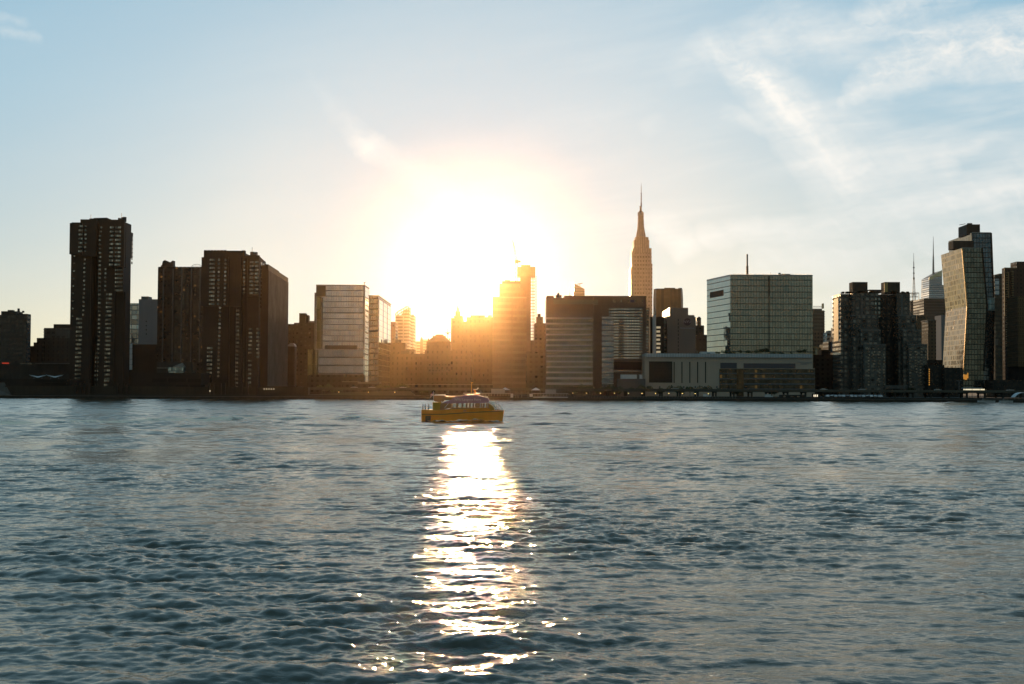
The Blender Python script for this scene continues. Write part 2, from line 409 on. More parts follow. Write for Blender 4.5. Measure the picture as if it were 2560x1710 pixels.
def pane_mat(name, col=(.5, .47, .42), vary=.75, rough=.15):
    m, n, b = mat(name, col, rough, .85)
    g = n.n('ShaderNodeNewGeometry'); oi = n.n('ShaderNodeObjectInfo')
    r = n.m('FRACT', n.m('ADD', n.m('MULTIPLY', g.outputs['Random Per Island'], 7.31), oi.outputs['Random']))
    f = n.mr(n.m('MULTIPLY', r, r), 0, 1, 1-vary, 1+vary*.6)
    n.put(b.inputs['Base Color'], n.v('SCALE', n.v('ADD', col, (0, 0, 0)), scale=f))
    return m
M = {}
M['brick'] = noisy('brown_brick', (.043, .029, .021), .85, .22, .08)
M['brick2'] = noisy('dark_brick', (.030, .021, .016), .85, .25, .1)
M['recess'] = noisy('deep_brown', (.020, .014, .011), .9, .2, .1)
M['pane'] = pane_mat('window_glass', (.50, .44, .37))
M['pane_dim'] = pane_mat('dim_window_glass', (.26, .24, .21), .7)
M['stone'] = noisy('tan_stone', (.17, .145, .12), .8, .12, .07)
M['concrete'] = noisy('concrete', (.16, .15, .14), .85, .2, .12)
M['dconcrete'] = noisy('dark_concrete', (.05, .045, .038), .9, .3, .15)
M['white'] = noisy('white_panel', (.62, .62, .62), .5, .08, .3)
M['metal'] = mat('grey_metal', (.25, .25, .25), .4, .8)[0]
M['dmetal'] = mat('dark_metal', (.05, .05, .05), .45, .6)[0]
M['canvas'] = noisy('pale_canvas', (.55, .58, .62), .7, .08, .5)

# ------------------------------------------------------------------ the far bank
HAZE_D = 1.1e-5; HAZE_G = 0.963
GZ = 2.4                                        # street level
grm = noisy('ground_asphalt', (.045, .04, .034), .9, .3, .05, streak=False)
tag(MB().box(-3400, 3400, SHORE+3, 7000, -3, GZ).build('ground', grm), kind='structure')

def height_at(px, py, Y): return at(px, py, Y).z
def corner(px, py, H):
    """ground plan point of a roof corner seen at pixel (px, py) when the roof is at height H"""
    d = ray(px, py); t = (H-CAMH)/d.z
    return (d.x*t, d.y*t)
def bld(name, label, px, Y, group=None, cat='building', z=GZ):
    return thing(name, (at(px, 970, Y).x, Y, z), label, cat, group)
def boxpx(mb, x0, x1, yt, Y, side=None, d=None, z0=None, yb=None, back=0.0):
    p, q = at(x0, yt, Y), at(x1, yt, Y)
    if d is None:
        ref = abs((x1 if x1 < 1280 else x0)-1280)
        d = Y*side/max(ref-side, 30.0) if side else 18.0
        d = max(6.0, d)
    zt = (p.z+q.z)/2
    zb = at((x0+x1)/2, yb, Y).z if yb is not None else (GZ-.5 if z0 is None else z0)
    mb.box(p.x, q.x, Y+back, Y+d, zb, zt)
    return p.x, q.x, d, zb, zt
def part(parent, name, m, *boxes, **kw):
    mb = MB()
    for b in boxes:
        if isinstance(b, dict): boxpx(mb, **b)
        else: boxpx(mb, *b[:4], **(b[4] if len(b) > 4 else {}))
    return mb.build(name, m, parent)
def edge(parent, x0, x1, yt, Y, d, m, h=.9, t=.5, name='parapet'):
    """a low wall round the edge of a flat roof"""
    p, q = at(x0, yt, Y), at(x1, yt, Y); z = (p.z+q.z)/2; mb = MB(); a, b = p.x-.06, q.x+.06
    mb.box(a, b, Y-.06, Y+t, z-.4, z+h); mb.box(a, b, Y+d-t, Y+d+.06, z-.4, z+h)
    mb.box(a, a+t, Y+t, Y+d-t, z-.4, z+h); mb.box(b-t, b, Y+t, Y+d-t, z-.4, z+h)
    return mb.build(name, m, parent)
def roof_gear(parent, x0, x1, yt, Y, d, seed, n=5, m=None, name='roof_equipment'):
    rr = random.Random(seed); p, q = at(x0, yt, Y), at(x1, yt, Y); z = min(p.z, q.z)-.1; mb = MB()
    for i in range(n):
        cx = rr.uniform(p.x+2, q.x-2); cy = rr.uniform(Y+2, Y+max(3, d-2)); w = rr.uniform(.6, 2.2); h = rr.uniform(1.2, 3.2)
        if rr.random() < .3: mb.tube((cx, cy, z), (cx, cy, z+h), w*.6, n=10)
        elif rr.random() < .3: mb.tube((cx, cy, z), (cx, cy, z+h*1.7), .12, n=5)
        else: mb.box(cx-w, cx+w, cy-w*.8, cy+w*.8, z, z+h)
        mb.build(name, m or M['dmetal'], parent); mb = MB()

def windows(parent, cols, Y0, glass='pane', limit=100, frame=True):
    """cols: (x centre at first row, x centre at last row, width px, y first, y last, rows, panes, height px[, Y])"""
    allw = []
    for c in cols:
        xa, xb, w, ya, yb, nr, pn, hp = c[:8]; Y = (c[8] if len(c) > 8 else Y0)
        for i in range(nr):
            t = i/max(1, nr-1); allw.append((w*hp, xa+(xb-xa)*t, ya+(yb-ya)*t, w, hp, pn, Y))
    allw.sort(key=lambda a: -a[0])
    def put(mb, a):
        _, cx, cy, w, h, pn, Y = a
        p = at(cx-w/2, cy-h/2, Y); q = at(cx+w/2, cy+h/2, Y); W_ = q.x-p.x; g = W_*.07
        pw = (W_-g*(pn-1))/pn
        for k in range(pn):
            x = p.x+k*(pw+g)
            mb.box(x, x+pw, Y-.07, Y+.05, q.z, p.z)
    for a in allw[:limit]:
        mb = MB(); put(mb, a); mb.build('window', M[glass], parent)
    if len(allw) > limit:
        mb = MB()
        for a in allw[limit:]: put(mb, a)
        o = mb.build('window', M[glass], parent); o['kind'] = 'stuff'

def crop(ox, oy, s):
    return lambda x, y: (ox+x/s, oy+y/s)

# ---- far left: two apartment blocks in shade
fm_bl = facade('grey_block_facade', (.05, .043, .036), (.10, .09, .08), 2.7, 3.0, .55, .5, vary=.7, gmetal=.5)
fm_gr = facade('grey_balcony_facade', (.075, .068, .06), (.16, .15, .14), 3.4, 2.8, .6, .5, vary=.6, gmetal=.5)
b = bld('apartment_block', 'dark grey slab block with a flat penthouse at the left edge of the skyline', 36, 900)
part(b, 'wall', fm_bl, (-60, 68, 787, 900, dict(side=5)))
part(b, 'penthouse', M['dconcrete'], (3, 41, 778, 906, dict(d=12)), (41.5, 67, 784.5, 908, dict(d=8)))
roof_gear(b, 8, 60, 780, 910, 8, 1, 4)
b = bld('stepped_block', 'low stepped brown block with balconies between the slab block and the tall left tower', 130, 930)
part(b, 'wall', facade('stepped_block_facade', (.045, .034, .027), (.06, .05, .045), 3.2, 2.9, .3, .6, vary=.7, gmetal=.4),
     (84, 106, 856, 922, dict(d=30)), (92, 176, 845, 925, dict(d=30)), (73.5, 86, 865, 926, dict(d=20)))
part(b, 'upper_storeys', fm_gr, (110, 182, 820, 932, dict(d=30, yb=846)))
part(b, 'penthouse', M['brick2'], (134, 184, 810.5, 938, dict(d=14)))
for i in range(9):
    part(b, 'balcony', M['concrete'], (108.6, 114, 823+i*3.9, 930.5, dict(d=1.6, yb=824.6+i*3.9)))
b = bld('low_terrace_building', 'long low dark building with a thin red strip sign at far left', 90, 880)
part(b, 'wall', M['dconcrete'], (-80, 182, 906, 884, dict(d=20)))
part(b, 'canopy', M['concrete'], (88, 172, 908, 880, dict(d=3, yb=909.6)))
red = mat('red_strip_light', (.5, .03, .02), .5, emit=(1, .08, .03), es=.35)[0]
part(b, 'strip_sign', red, (5, 22, 906.5, 879, dict(d=.4, yb=909.5)))
part(b, 'lettering', M['pane_dim'], *[(50+i*3.3, 52+i*3.3, 907.5, 879.2, dict(d=.3, yb=911)) for i in range(9)])

# ---- tall brown residential tower at the left (wide head, narrower shaft)
c1 = lambda x, y: (x/3.136, 520+y/3.136)
YT = 790
t1 = bld('residential_tower', 'tall brown brick tower with a wider head, leftmost of the high towers', 252, YT)
part(t1, 'wall', M['brick'],
     (179, 229, 556, YT+2, dict(d=22)), (228.5, 246.5, 553, YT+7, dict(d=16)), (246, 289, 552, YT+1, dict(d=22)),
     (288.5, 311, 556, YT+3, dict(d=3)))
mb = MB()
H1 = height_at(311, 553, YT)
p1 = corner(311, 553, H1); p2 = (p1[0]+.02, 804.5); p3 = (p1[0]-4, 810)
mb.prism([(p1[0]-.05, YT+4), p2, p3, (at(300, 560, YT+10).x, YT+26), (at(289, 560, YT+4).x, YT+4)], GZ, H1-.3)
mb.build('corner_wing', M['brick'], t1)
mb = MB(); boxpx(mb, 174.5, 206.5, 557.5, YT-2, d=12, yb=635.5); boxpx(mb, 201, 241, 548.3, YT-1.5, d=18, yb=640)
boxpx(mb, 240.5, 262, 549, YT+1.5, d=18, yb=640); boxpx(mb, 261.5, 311.3, 549, YT-2.2, d=2.6, yb=667)
p1h = corner(311.3, 552.5, H1+.4)
q = [p1h, (p1h[0]+.02, 806.5), (p1h[0]+.04, 810.5), (at(330, 590, YT+22).x, YT+24), (at(311.3, 560, YT+10).x, YT+8)]
mb.prism([(q[0][0]-.03, YT+.3), q[1], (q[1][0]-3, YT+24), (at(262, 560, YT+3).x, YT+26), (at(262, 560, YT+3).x, YT+.3)], height_at(320, 666, YT), [H1+.2, H1-1.9, H1-1.9, H1+.2, H1+.2]); mb.prism([(q[1][0]+.01, q[1][1]), q[2], (q[2][0]-6, q[2][1]+3), (q[1][0]-6, q[1][1])], height_at(330, 645, YT+18), H1-4.6)
mb.build('wide_head', M['brick'], t1)
mb = MB(); boxpx(mb, 288, 308.6, 668, YT-1.2, d=8, yb=729); mb.build('bay', M['brick'], t1)
pr = [at(x, y, YT+6) for x, y in ((233, 550), (235.5, 545.5), (268, 544.6), (283, 550.5))]
mb = MB(); mb.poly([(p.x, YT+5, p.z) for p in pr]+[(p.x, YT+16, p.z) for p in pr], [(0, 3, 2, 1)[::-1], (4, 5, 6, 7)[::-1], (0, 1, 5, 4)[::-1], (1, 2, 6, 5)[::-1], (2, 3, 7, 6)[::-1], (3, 0, 4, 7)[::-1]])
mb.build('penthouse', M['brick2'], t1)
roof_gear(t1, 205, 232, 548.5, YT, 16, 3, 3); roof_gear(t1, 284, 310, 549.5, YT, 12, 4, 5)
part(t1, 'recess_shade', M['recess'], (229.6, 234, 575, YT+1.6, dict(d=5, yb=975)), (245, 248, 560, YT+.6, dict(d=5, yb=980)))  # dark strips: the shade of the recesses put into colour
w1 = [  # columns of windows measured on the photograph
 (202, 200.5, 9.5, 565.3, 628, 7, 3, 4.6, YT-2.3), (214.3, 213, 4.6, 565.3, 628, 7, 2, 4.6, YT-1.8), (212.3, 208.3, 4.4, 638, 786.5, 15, 2, 4.6, YT+1.7),
 (253, 250, 5, 568.6, 600, 4, 2, 4.8, YT+.7), (249, 245.5, 8.6, 611, 851, 24, 3, 4.7, YT+.7), (244.5, 240, 8.4, 861, 949, 9, 3, 4.8, YT+.7),
 (279.6, 277.3, 9, 568.6, 661.5, 10, 3, 4.8, YT-2.5), (295.4, 293.5, 13.6, 568.6, 661.5, 10, 4, 4.8, YT-2.5),
 (263.7, 263, 4.4, 673, 725, 6, 2, 4.8, YT+.7), (297.8, 297, 19, 675, 726, 6, 5, 4.8, YT-1.5),
 (272.3, 267, 13.6, 736, 947, 21, 4, 5.0, YT+.7), (198, 194, 14, 797, 946, 15, 4, 5.0, YT+1.7),
 (186, 181, 3.6, 640, 790, 9, 1, 4.2, YT+1.7),
 (267, 266, 13, 950, 950, 1, 3, 8.5, YT+.7), (264, 264, 9, 963, 963, 1, 2, 7, YT+.7), (240, 240, 8, 963.5, 963.5, 1, 2, 7, YT+.7)]
windows(t1, w1, YT)
mb = MB()
def slant_windows(parent, pa, pb, rows, fr, Hpx, mname='pane', inset=.12):
    """windows on an oblique wall between plan points pa and pb; fr: list of (start, end) along the wall"""
    a = Vector((*pa, 0)); bb = Vector((*pb, 0)); d = (bb-a); nrm = Vector((d.y, -d.x, 0)).normalized()
    if nrm.dot(a) > 0: nrm = -nrm
    for z in rows:
        mb = MB()
        for f0, f1 in fr:
            s, e = a+d*f0+nrm*inset, a+d*f1+nrm*inset; k = nrm*.25
            mb.prism([(s.x, s.y), (e.x, e.y), (e.x-k.x, e.y-k.y), (s.x-k.x, s.y-k.y)], z, z+Hpx)
        mb.build('window', M[mname], parent)
zt = H1-5.2
slant_windows(t1, q[0], q[1], [zt-i*2.43 for i in range(10)], [(.18, .42), (.5, .62)], 1.5)
slant_windows(t1, (q[1][0]+.02, q[1][1]), q[2], [zt-3.5-i*2.45 for i in range(7)], [(.35, .8)], 1.5)

# ---- pale pair of buildings behind, and the dark podium block in front of them
b = bld('glass_block', 'small glass fronted block catching pale sky, right behind the leftmost tower', 344, 1000)
part(b, 'wall', facade('pale_glass_facade', (.2, .2, .2), (.55, .55, .52), 4, 3.5, .9, .85, grough=.08, tilt=.03), (322, 362, 758, 1000, dict(d=30)))
b = bld('grey_block', 'plain pale grey windowless block behind the left towers', 370, 985)
part(b, 'wall', noisy('pale_render', (.22, .22, .235), .8, .06, .05), (347, 398, 748, 985, dict(d=25)))
part(b, 'penthouse', M['concrete'], (353, 371, 741, 990, dict(d=10)), (381, 392, 748.5, 989, dict(d=8)))
for i in range(4): part(b, 'window', M['recess'], (364.5, 367, 802+i*10.5, 984.8, dict(d=.5, yb=805+i*10.5)))
b = bld('annex_block', 'dark low block with a white lit edge strip between the left towers', 358, 930)
part(b, 'wall', M['brick2'], (322, 394, 861, 930, dict(d=30)))
for i in range(5): part(b, 'edge_panel', M['white'], (323.3, 330, 859+i*13.2, 929, dict(d=.9, yb=871.6+i*13.2)))

# ---- second residential group: slab behind, tower in front, receding slab on its right
fm_slab = facade('striped_slab_facade', (.055, .038, .028), (.22, .17, .13), 2.35, 2.75, .5, .42, vary=.9, gmetal=.7, lit=.035, litcol=(1, .45, .12), litstr=.14)
b = bld('apartment_slab', 'wide brown slab with pale ribs and orange lit windows, left of the notched tower', 450, 850)
part(b, 'wall', fm_slab, (395, 512, 668.5, 850, dict(d=14)))
for x in (407, 431, 453, 477, 499): part(b, 'rib', M['concrete'], (x, x+3.4, 671, 849.5, dict(d=.6, yb=906)))
for i in range(11): part(b, 'parapet_block', M['brick2'], (396+i*10.3, 404.5+i*10.3, 667, 850.5, dict(d=2, yb=669)))
ph = part(b, 'penthouse', M['concrete'], (402, 432, 663.5, 853, dict(d=8)))
mb = MB()
pts = [at(x, y, 852) for x, y in ((404, 664), (407, 653), (412, 650), (425, 656), (432, 651), (432, 664))]
k = len(pts); mb.poly([(p.x, 852, p.z) for p in pts]+[(p.x, 858, p.z) for p in pts], [tuple(range(k)), tuple(range(2*k-1, k-1, -1))]+[(i, k+i, k+(i+1) % k, (i+1) % k) for i in range(k)])
mb.build('water_tank_housing', M['dconcrete'], b)
mb = MB()
for i in range(12):
    t0, t1_ = i/12*math.pi, (i+1)/12*math.pi
    c0 = at(492, 668, 856); rx, rz = 3.4, 1.9
    mb.tube((c0.x-rx*math.cos(t0), 856, c0.z+rz*math.sin(t0)), (c0.x-rx*math.cos(t1_), 856, c0.z+rz*math.sin(t1_)), .12, n=4)
    mb.tube((c0.x-rx*math.cos(t0), 856, c0.z-.4), (c0.x-rx*math.cos(t0), 856, c0.z+rz*math.sin(t0)), .08, n=4)
mb.build('arched_frame', M['metal'], b)

YT = 790
H3 = height_at(648, 640, YT)
t3 = bld('crenellated_tower', 'brown brick tower with a notched parapet, tallest of the middle left group', 576, YT)
part(t3, 'wall', M['brick'], (508, 606, 645, YT+1, dict(d=22)), (605.5, 612, 632, YT+5, dict(d=16)), (611.5, 648, 640, YT+1, dict(d=3)),
     (574, 583, 633, YT+1.9, dict(d=20)))
mb = MB(); boxpx(mb, 504, 571, 643, YT-1.5, d=16, yb=766); boxpx(mb, 509.5, 565, 627.5, YT-1, d=16, yb=700); boxpx(mb, 564.5, 604, 628.3, YT-.6, d=18, yb=766)
boxpx(mb, 620, 648, 638, YT-1.5, d=2.4, yb=740)
e1_ = corner(648, 640, H3); e2_ = (e1_[0]+.02, 811.5); e3_ = (e1_[0]+.04, 817.5)
mb.prism([(e1_[0]-.03, YT+.8), e2_, (e2_[0]-3, e2_[1]+3), (at(613, 640, YT).x, e2_[1]+3), (at(613, 640, YT).x, YT+.8)], height_at(655, 740, YT), [H3, H3-1.6, H3-1.6, H3, H3]); mb.prism([(e2_[0]+.01, e2_[1]), e3_, (e3_[0]-5, e3_[1]+2), (e2_[0]-5, e2_[1])], GZ, H3-2.6)
mb.build('wide_head', M['brick'], t3)
mb = MB(); mb.prism([(e1_[0]-.5, YT+3.9), (e2_[0]-.4, e2_[1]+1.2), (e2_[0]-3, e2_[1]+4), (at(613, 640, YT).x, e2_[1]+4), (at(613, 640, YT).x, YT+3.9)], GZ, H3-1)
mb.build('corner_wing', M['brick'], t3)
for i in range(7): part(t3, 'parapet_block', M['brick2'], (510+i*8.2, 516.6+i*8.2, 625.3, YT-.9, dict(d=2.2, yb=628.4)))
part(t3, 'penthouse', M['brick2'], (566, 604.5, 626.6, YT+4, dict(d=8)), (604.8, 611.6, 625.8, YT+3, dict(d=4)))
roof_gear(t3, 618, 650, 637.5, YT, 12, 8, 7)
part(t3, 'recess_shade', M['recess'], (572, 575, 650, YT-.9, dict(d=3, yb=975)), (612.2, 618.5, 645, YT+.4, dict(d=5, yb=978)), (587, 590, 770, YT+.4, dict(d=2, yb=975)))  # shade of the notches between the blocks, put into dark strips
c2 = lambda x: 360+x/3.733
r2 = lambda y: 600+y/3.733
w3 = [(c2(637), c2(631), 13, r2(185), r2(597), 12, 3, 5, YT-1.8), (c2(700), c2(692), 5, r2(185), r2(597), 12, 1, 5, YT-1.8), (c2(761), c2(752), 4.6, r2(185), r2(597), 12, 1, 5, YT-1.8),
 (c2(710), c2(693), 5, r2(632), r2(1270), 18, 1, 5.2, YT+.7), (c2(880), c2(855), 10, r2(206), r2(1370), 32, 3, 4.6, YT+.7),
 (c2(936), c2(932), 3.8, r2(206), r2(495), 9, 1, 4.8, YT-1.8), (c2(946), c2(931), 4, r2(535), r2(1310), 22, 1, 4.8, YT+.7),
 (c2(1005), c2(1000), 8.8, r2(206), r2(495), 9, 3, 4.8, YT-1.8), (c2(1054), c2(1049), 8, r2(206), r2(495), 9, 2, 4.8, YT-1.8),
 (c2(995), c2(989), 8, r2(832), r2(1052), 7, 2, 4.8, YT+.7), (c2(987), c2(983), 8, r2(1128), r2(1370), 7, 2, 4.8, YT+.7),
 (c2(1064), c2(1059), 7, r2(832), r2(1090), 8, 2, 4.6, YT+.7), (c2(614), c2(606), 13, r2(1008), r2(1315), 9, 3, 5.2, YT+.7)]
windows(t3, w3, YT)
slant_windows(t3, e1_, e2_, [H3-4.5-i*2.32 for i in range(12)], [(.25, .4), (.55, .7)], 1.5)
slant_windows(t3, e2_, e3_, [H3-6-i*2.32 for i in range(11)], [(.2, .5)], 1.5)
H4 = height_at(669, 661, 805)
s1_, s2_ = corner(671, 663, H4-1), corner(720.5, 695, H4-1)
b = bld('receding_slab', 'brown slab with fine vertical ribs running away to the right of the crenellated tower', 695, 830)
mb = MB(); mb.prism([s1_, s2_, (s2_[0]-22, s2_[1]+4), (s1_[0]-22, s1_[1]-2)], GZ, H4-1); mb.build('wall', M['brick'], b)
sa, sb_ = Vector((*s1_, 0)), Vector((*s2_, 0)); sd = sb_-sa; sn = Vector((sd.y, -sd.x, 0)).normalized()
if sn.dot(sa) > 0: sn = -sn
for i in range(17):
    f0 = (i+.25)/17; s, e = sa+sd*f0+sn*.5, sa+sd*(f0+.022)+sn*.5
    mb = MB(); mb.prism([(s.x, s.y), (e.x, e.y), (e.x-sn.x*.7, e.y-sn.y*.7), (s.x-sn.x*.7, s.y-sn.y*.7)], GZ+4, H4-4)
    mb.build('rib', M['concrete'], b)
for i in range(9):
    f0 = (i+.1)/17; s, e = sa+sd*f0-sn*.1, sa+sd*(f0+.045)-sn*.1
    mb = MB(); mb.prism([(s.x, s.y), (e.x, e.y), (e.x-sn.x*2, e.y-sn.y*2), (s.x-sn.x*2, s.y-sn.y*2)], H4-1.5, H4-.4); mb.build('parapet_block', M['brick2'], b)

# ---- the shared podium and river terrace under the brown towers
pod = bld('podium', 'long dark brown terraced podium along the water under the brown towers', 380, 757)
for w_ in ((-90, 175, 947, 760, dict(d=26)), (330, 503, 932, 764, dict(d=22)), (660, 745, 966, 764, dict(d=20))): part(pod, 'wall', M['brick2'], w_)
part(pod, 'lower_terrace', noisy('terrace_brown', (.05, .038, .026), .9, .25, .1), (12, 770, 966, 757, dict(d=8)))
part(pod, 'promenade', M['dconcrete'], (-90, 810, 991, 752.4, dict(d=5, z0=.3)))
for x0, x1, y0, y1, Y in ((88, 165, 950, 955, 756.8), (112, 166, 958, 961, 756.8), (380, 418, 946, 955, 763.6), (420, 466, 946, 955, 763.7), (470, 502, 947, 955, 763.6), (440, 472, 962, 967, 756.8), (476, 512, 962, 968, 756.8)):
    part(pod, 'dark_opening', M['recess'], (x0, x1, y0, Y, dict(d=1.5, yb=y1)))
for x in (186, 197, 208, 219, 290, 300, 312, 520, 530, 548, 558, 600, 616, 640):
    part(pod, 'pier', M['brick'], (x, x+5, 958, 755.6, dict(d=1.3, yb=990)))
mb = MB(); boxpx(mb, 420, 459, 918.5, 770, d=6, yb=938); mb.build('greenhouse_glazing', facade('greenhouse_grid', (.1, .1, .1), (.55, .58, .52), 1.0, 2.6, .8, .86, grough=.2, tilt=.04), pod)
mb = MB(); p = [at(430, 918, 771), at(459.5, 918, 771), at(455, 907, 774)]
mb.poly([(v.x, v.y, v.z) for v in p]+[(v.x, v.y+5, v.z) for v in p], [(0, 1, 2), (5, 4, 3), (0, 3, 4, 1), (1, 4, 5, 2), (2, 5, 3, 0)]); mb.build('gable_roof', M['stone'], pod)
part(pod, 'canopy', M['concrete'], (392, 420, 918.5, 769, dict(d=3, yb=921)))
part(pod, 'dark_roof', M['dconcrete'], (392, 482, 905, 776, dict(d=9, yb=934)))
lampm = mat('warm_lamp', (1, .9, .7), .5, emit=(1, .83, .55), es=1.2)[0]
for i in range(5): part(pod, 'lamp', lampm, (659.5+i*6, 661.3+i*6, 971.6, 756, dict(d=.3, yb=973.4)))
part(pod, 'lamp', lampm, (524, 525.4, 975.8, 755, dict(d=.3, yb=979)))
bank = MB(); pa, pb_ = at(-60, 958, 752), at(50, 990, 752)
bank.poly([(pa.x, 750.6, .2), (pb_.x, 750.6, .2), (pb_.x-6, 756, 1.4), (at(12, 958, 758).x, 757.5, 8.6), (pa.x, 757.5, 8.6)], [(0, 1, 2, 3, 4)])
tag(bank.build('embankment', noisy('pale_bank', (.12, .11, .10), .9, .2, .3)), kind='structure')
# white tensile canopies on the terrace
def tensile(cx, y0, label):
    b = thing('tensile_canopy', (at(cx, 950, 762).x, 762, at(cx, 950, 762).z), label, 'canopy', 'white sail canopies on the terrace')
    for sgn, dx, dy in ((-1, 0, 0), (1, 0, 0)):
        mb = MB(); c = at(cx+sgn*2, y0+7, 762); tip = at(cx+sgn*22, y0, 761); tip2 = at(cx+sgn*17, y0+3.5, 765)
        c2_ = at(cx-sgn*8, y0+5.2, 764)
        P = [(c.x, c.y, c.z), (tip.x, tip.y, tip.z), (tip2.x, tip2.y, tip2.z), (c2_.x, c2_.y, c2_.z)]
        mb.poly(P+[(x, y, z-.12) for x, y, z in P], [(0, 1, 2, 3), (7, 6, 5, 4), (0, 4, 5, 1), (1, 5, 6, 2), (2, 6, 7, 3), (3, 7, 4, 0)])
        mb.build('sail', M['canvas'], b)
        mb = MB(); f = at(cx+sgn*10, y0+3, 762); mb.tube((f.x, 762, f.z), (f.x, 762, at(cx, 953, 762).z), .12, n=6); mb.build('post', M['metal'], b)
tensile(95, 936.5, 'white sail canopy on the dark terrace, the left one of two')
tensile(137, 936.5, 'white sail canopy on the dark terrace, the right one of two')

# ---- brown blocks between the ribbed slab and the glass towers
fm_dot = facade('dotted_brick_facade', (.055, .038, .028), (.20, .17, .14), 3.0, 2.9, .42, .42, vary=.9, gmetal=.6)
fm_dark = facade('dark_plain_facade', (.05, .036, .027), (.08, .06, .05), 3.4, 3.1, .45, .45, vary=.8, gmetal=.5)
b = bld('brick_block', 'dotted brown block with two rooftop water tank houses, left of the big glass tower', 755, 960)
part(b, 'wall', fm_dot, (714, 736, 810, 962, dict(d=20)), (735, 789, 807, 958, dict(d=24)))
part(b, 'tank_house', M['brick'], (748, 764, 783, 966, dict(d=8, yb=808)))
part(b, 'tank_house', M['brick'], (764, 771.5, 788, 968, dict(d=6, yb=808)))
part(b, 'roof_ledge', M['stone'], (771, 792, 802.5, 964, dict(d=10, yb=807)))
b = bld('round_topped_stair_tower', 'narrow pale tower with a rounded top at the foot of the dotted brown block', 726, 900)
mb = MB(); p, q = at(719, 866, 900), at(737, 866, 900)
mb.box(p.x, q.x, 900, 908, GZ, p.z); mb.build('wall', M['dconcrete'], b)
mb = MB(); cx = (p.x+q.x)/2
for i in range(8):
    t0, t1_ = math.pi*i/8, math.pi*(i+1)/8
    xs = [cx-(q.x-p.x)/2*math.cos(t0), cx-(q.x-p.x)/2*math.cos(t1_)]; zs = [p.z+2.3*math.sin(t0)-.05, p.z+2.3*math.sin(t1_)-.05]
    mb.poly([(xs[0], 900.2, p.z-.1), (xs[1], 900.2, p.z-.1), (xs[1], 900.2, zs[1]), (xs[0], 900.2, zs[0]), (xs[0], 907.8, p.z-.1), (xs[1], 907.8, p.z-.1), (xs[1], 907.8, zs[1]), (xs[0], 907.8, zs[0])],
            [(0, 1, 2, 3), (7, 6, 5, 4), (3, 2, 6, 7)])
mb.build('round_roof', M['metal'], b)

# ---- the pair of glass laboratory towers
fm_glass = facade('lilac_curtain_wall', (.30, .24, .235), (.78, .61, .58), 1.55, 3.55, .88, .86, grough=.10, vary=.22, gmetal=.88, tilt=.02, band=(3.55*5, .03, (.12, .10, .10)), wmetal=.6, wrough=.35)
fm_pod = facade('podium_curtain_wall', (.09, .08, .08), (.48, .41, .41), 2.6, 5.1, .95, .84, grough=.14, vary=.16, gmetal=.85, tilt=.012)
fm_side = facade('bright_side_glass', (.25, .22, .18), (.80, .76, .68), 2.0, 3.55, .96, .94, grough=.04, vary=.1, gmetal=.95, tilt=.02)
YA = 850
b = bld('glass_laboratory_tower', 'big lilac glass tower with a bright right edge, the left one of the pair', 850, YA)
a0, a1, da, zb, zt = boxpx(MB(), 790.5, 911.5, 713.5, YA, d=28)
mb = MB(); mb.box(a0, a1-.05, YA, YA+27, GZ, zt); mb.build('wall', fm_glass, b)
mb = MB(); mb.box(a1-.05, a1+.35, YA+.8, YA+26.5, height_at(911, 940, YA), zt-1.4); mb.build('side_glazing', fm_side, b)
part(b, 'cornice', M['concrete'], (790, 912.3, 711.8, YA-.3, dict(d=28, yb=713.6)))
part(b, 'corner_post', M['concrete'], (909.6, 912.2, 713.6, YA-.35, dict(d=1.2, z0=GZ)))
part(b, 'stone_corner', noisy('warm_stone', (.10, .065, .045), .7, .1, .1), (790.6, 814.5, 714, YA-.25, dict(d=.5, yb=740.5)))
amber = facade('amber_glass', (.10, .07, .045), (.34, .19, .07), 2.4, 7, .9, .97, grough=.14, vary=.5, gmetal=.9, tilt=.05)
part(b, 'amber_reflection', amber, (792, 804.5, 741, YA-.25, dict(d=.5, yb=872)))  # reflection of a brown tower, put into the glass colour
part(b, 'dark_reflection', M['recess'], (805, 807, 745, YA-.2, dict(d=.5, yb=872)))  # dark edge of that reflection, as plain colour
part(b, 'recessed_storey', noisy('plum_shadow_gap', (.055, .035, .035), .5, .1, .2), (812.5, 893, 863.3, YA-.15, dict(d=.6, yb=873)))
part(b, 'side_fin', M['stone'], (786.3, 790.3, 731.5, YA+4, dict(d=18)))
part(b, 'podium_wall', fm_pod, (795.5, 909, 873.8, YA-5, dict(d=6, yb=936.5)))
part(b, 'podium_base', fm_dark, (770, 911, 937, YA-4.5, dict(d=7)))
part(b, 'podium_wing', amber, (769.5, 782, 874, YA-4, dict(d=14)), (786.5, 793.5, 874, YA-3.8, dict(d=14)))
part(b, 'podium_wing_wall', M['brick2'], (782, 786.5, 874.2, YA-3.6, dict(d=14)), (793.5, 795.7, 874, YA-3.6, dict(d=10)))
mb = MB(); c = at(911, 712, YA+6); mb.tube((c.x, YA+6, c.z), (c.x, YA+6, c.z+1.2), .15, n=5); mb.tube((c.x-.6, YA+6, c.z+1.1), (c.x+.7, YA+6, c.z+1.6), .2, n=5)
mb.build('roof_camera', M['dmetal'], b)
b = bld('glass_laboratory_tower', 'slimmer glass tower with three tall side bays, the right one of the pair', 950, YA+5)
a0, a1, da, zb, zt = boxpx(MB(), 922, 946, 740, YA+5, d=88)
mb = MB(); mb.box(a0, a1-.05, YA+5, YA+93, GZ, zt); mb.build('wall', facade('brown_glass_wall', (.15, .10, .07), (.40, .30, .24), 1.6, 3.5, .8, .8, grough=.12, vary=.3, gmetal=.85, band=(14, .05, (.05, .04, .03))), b)
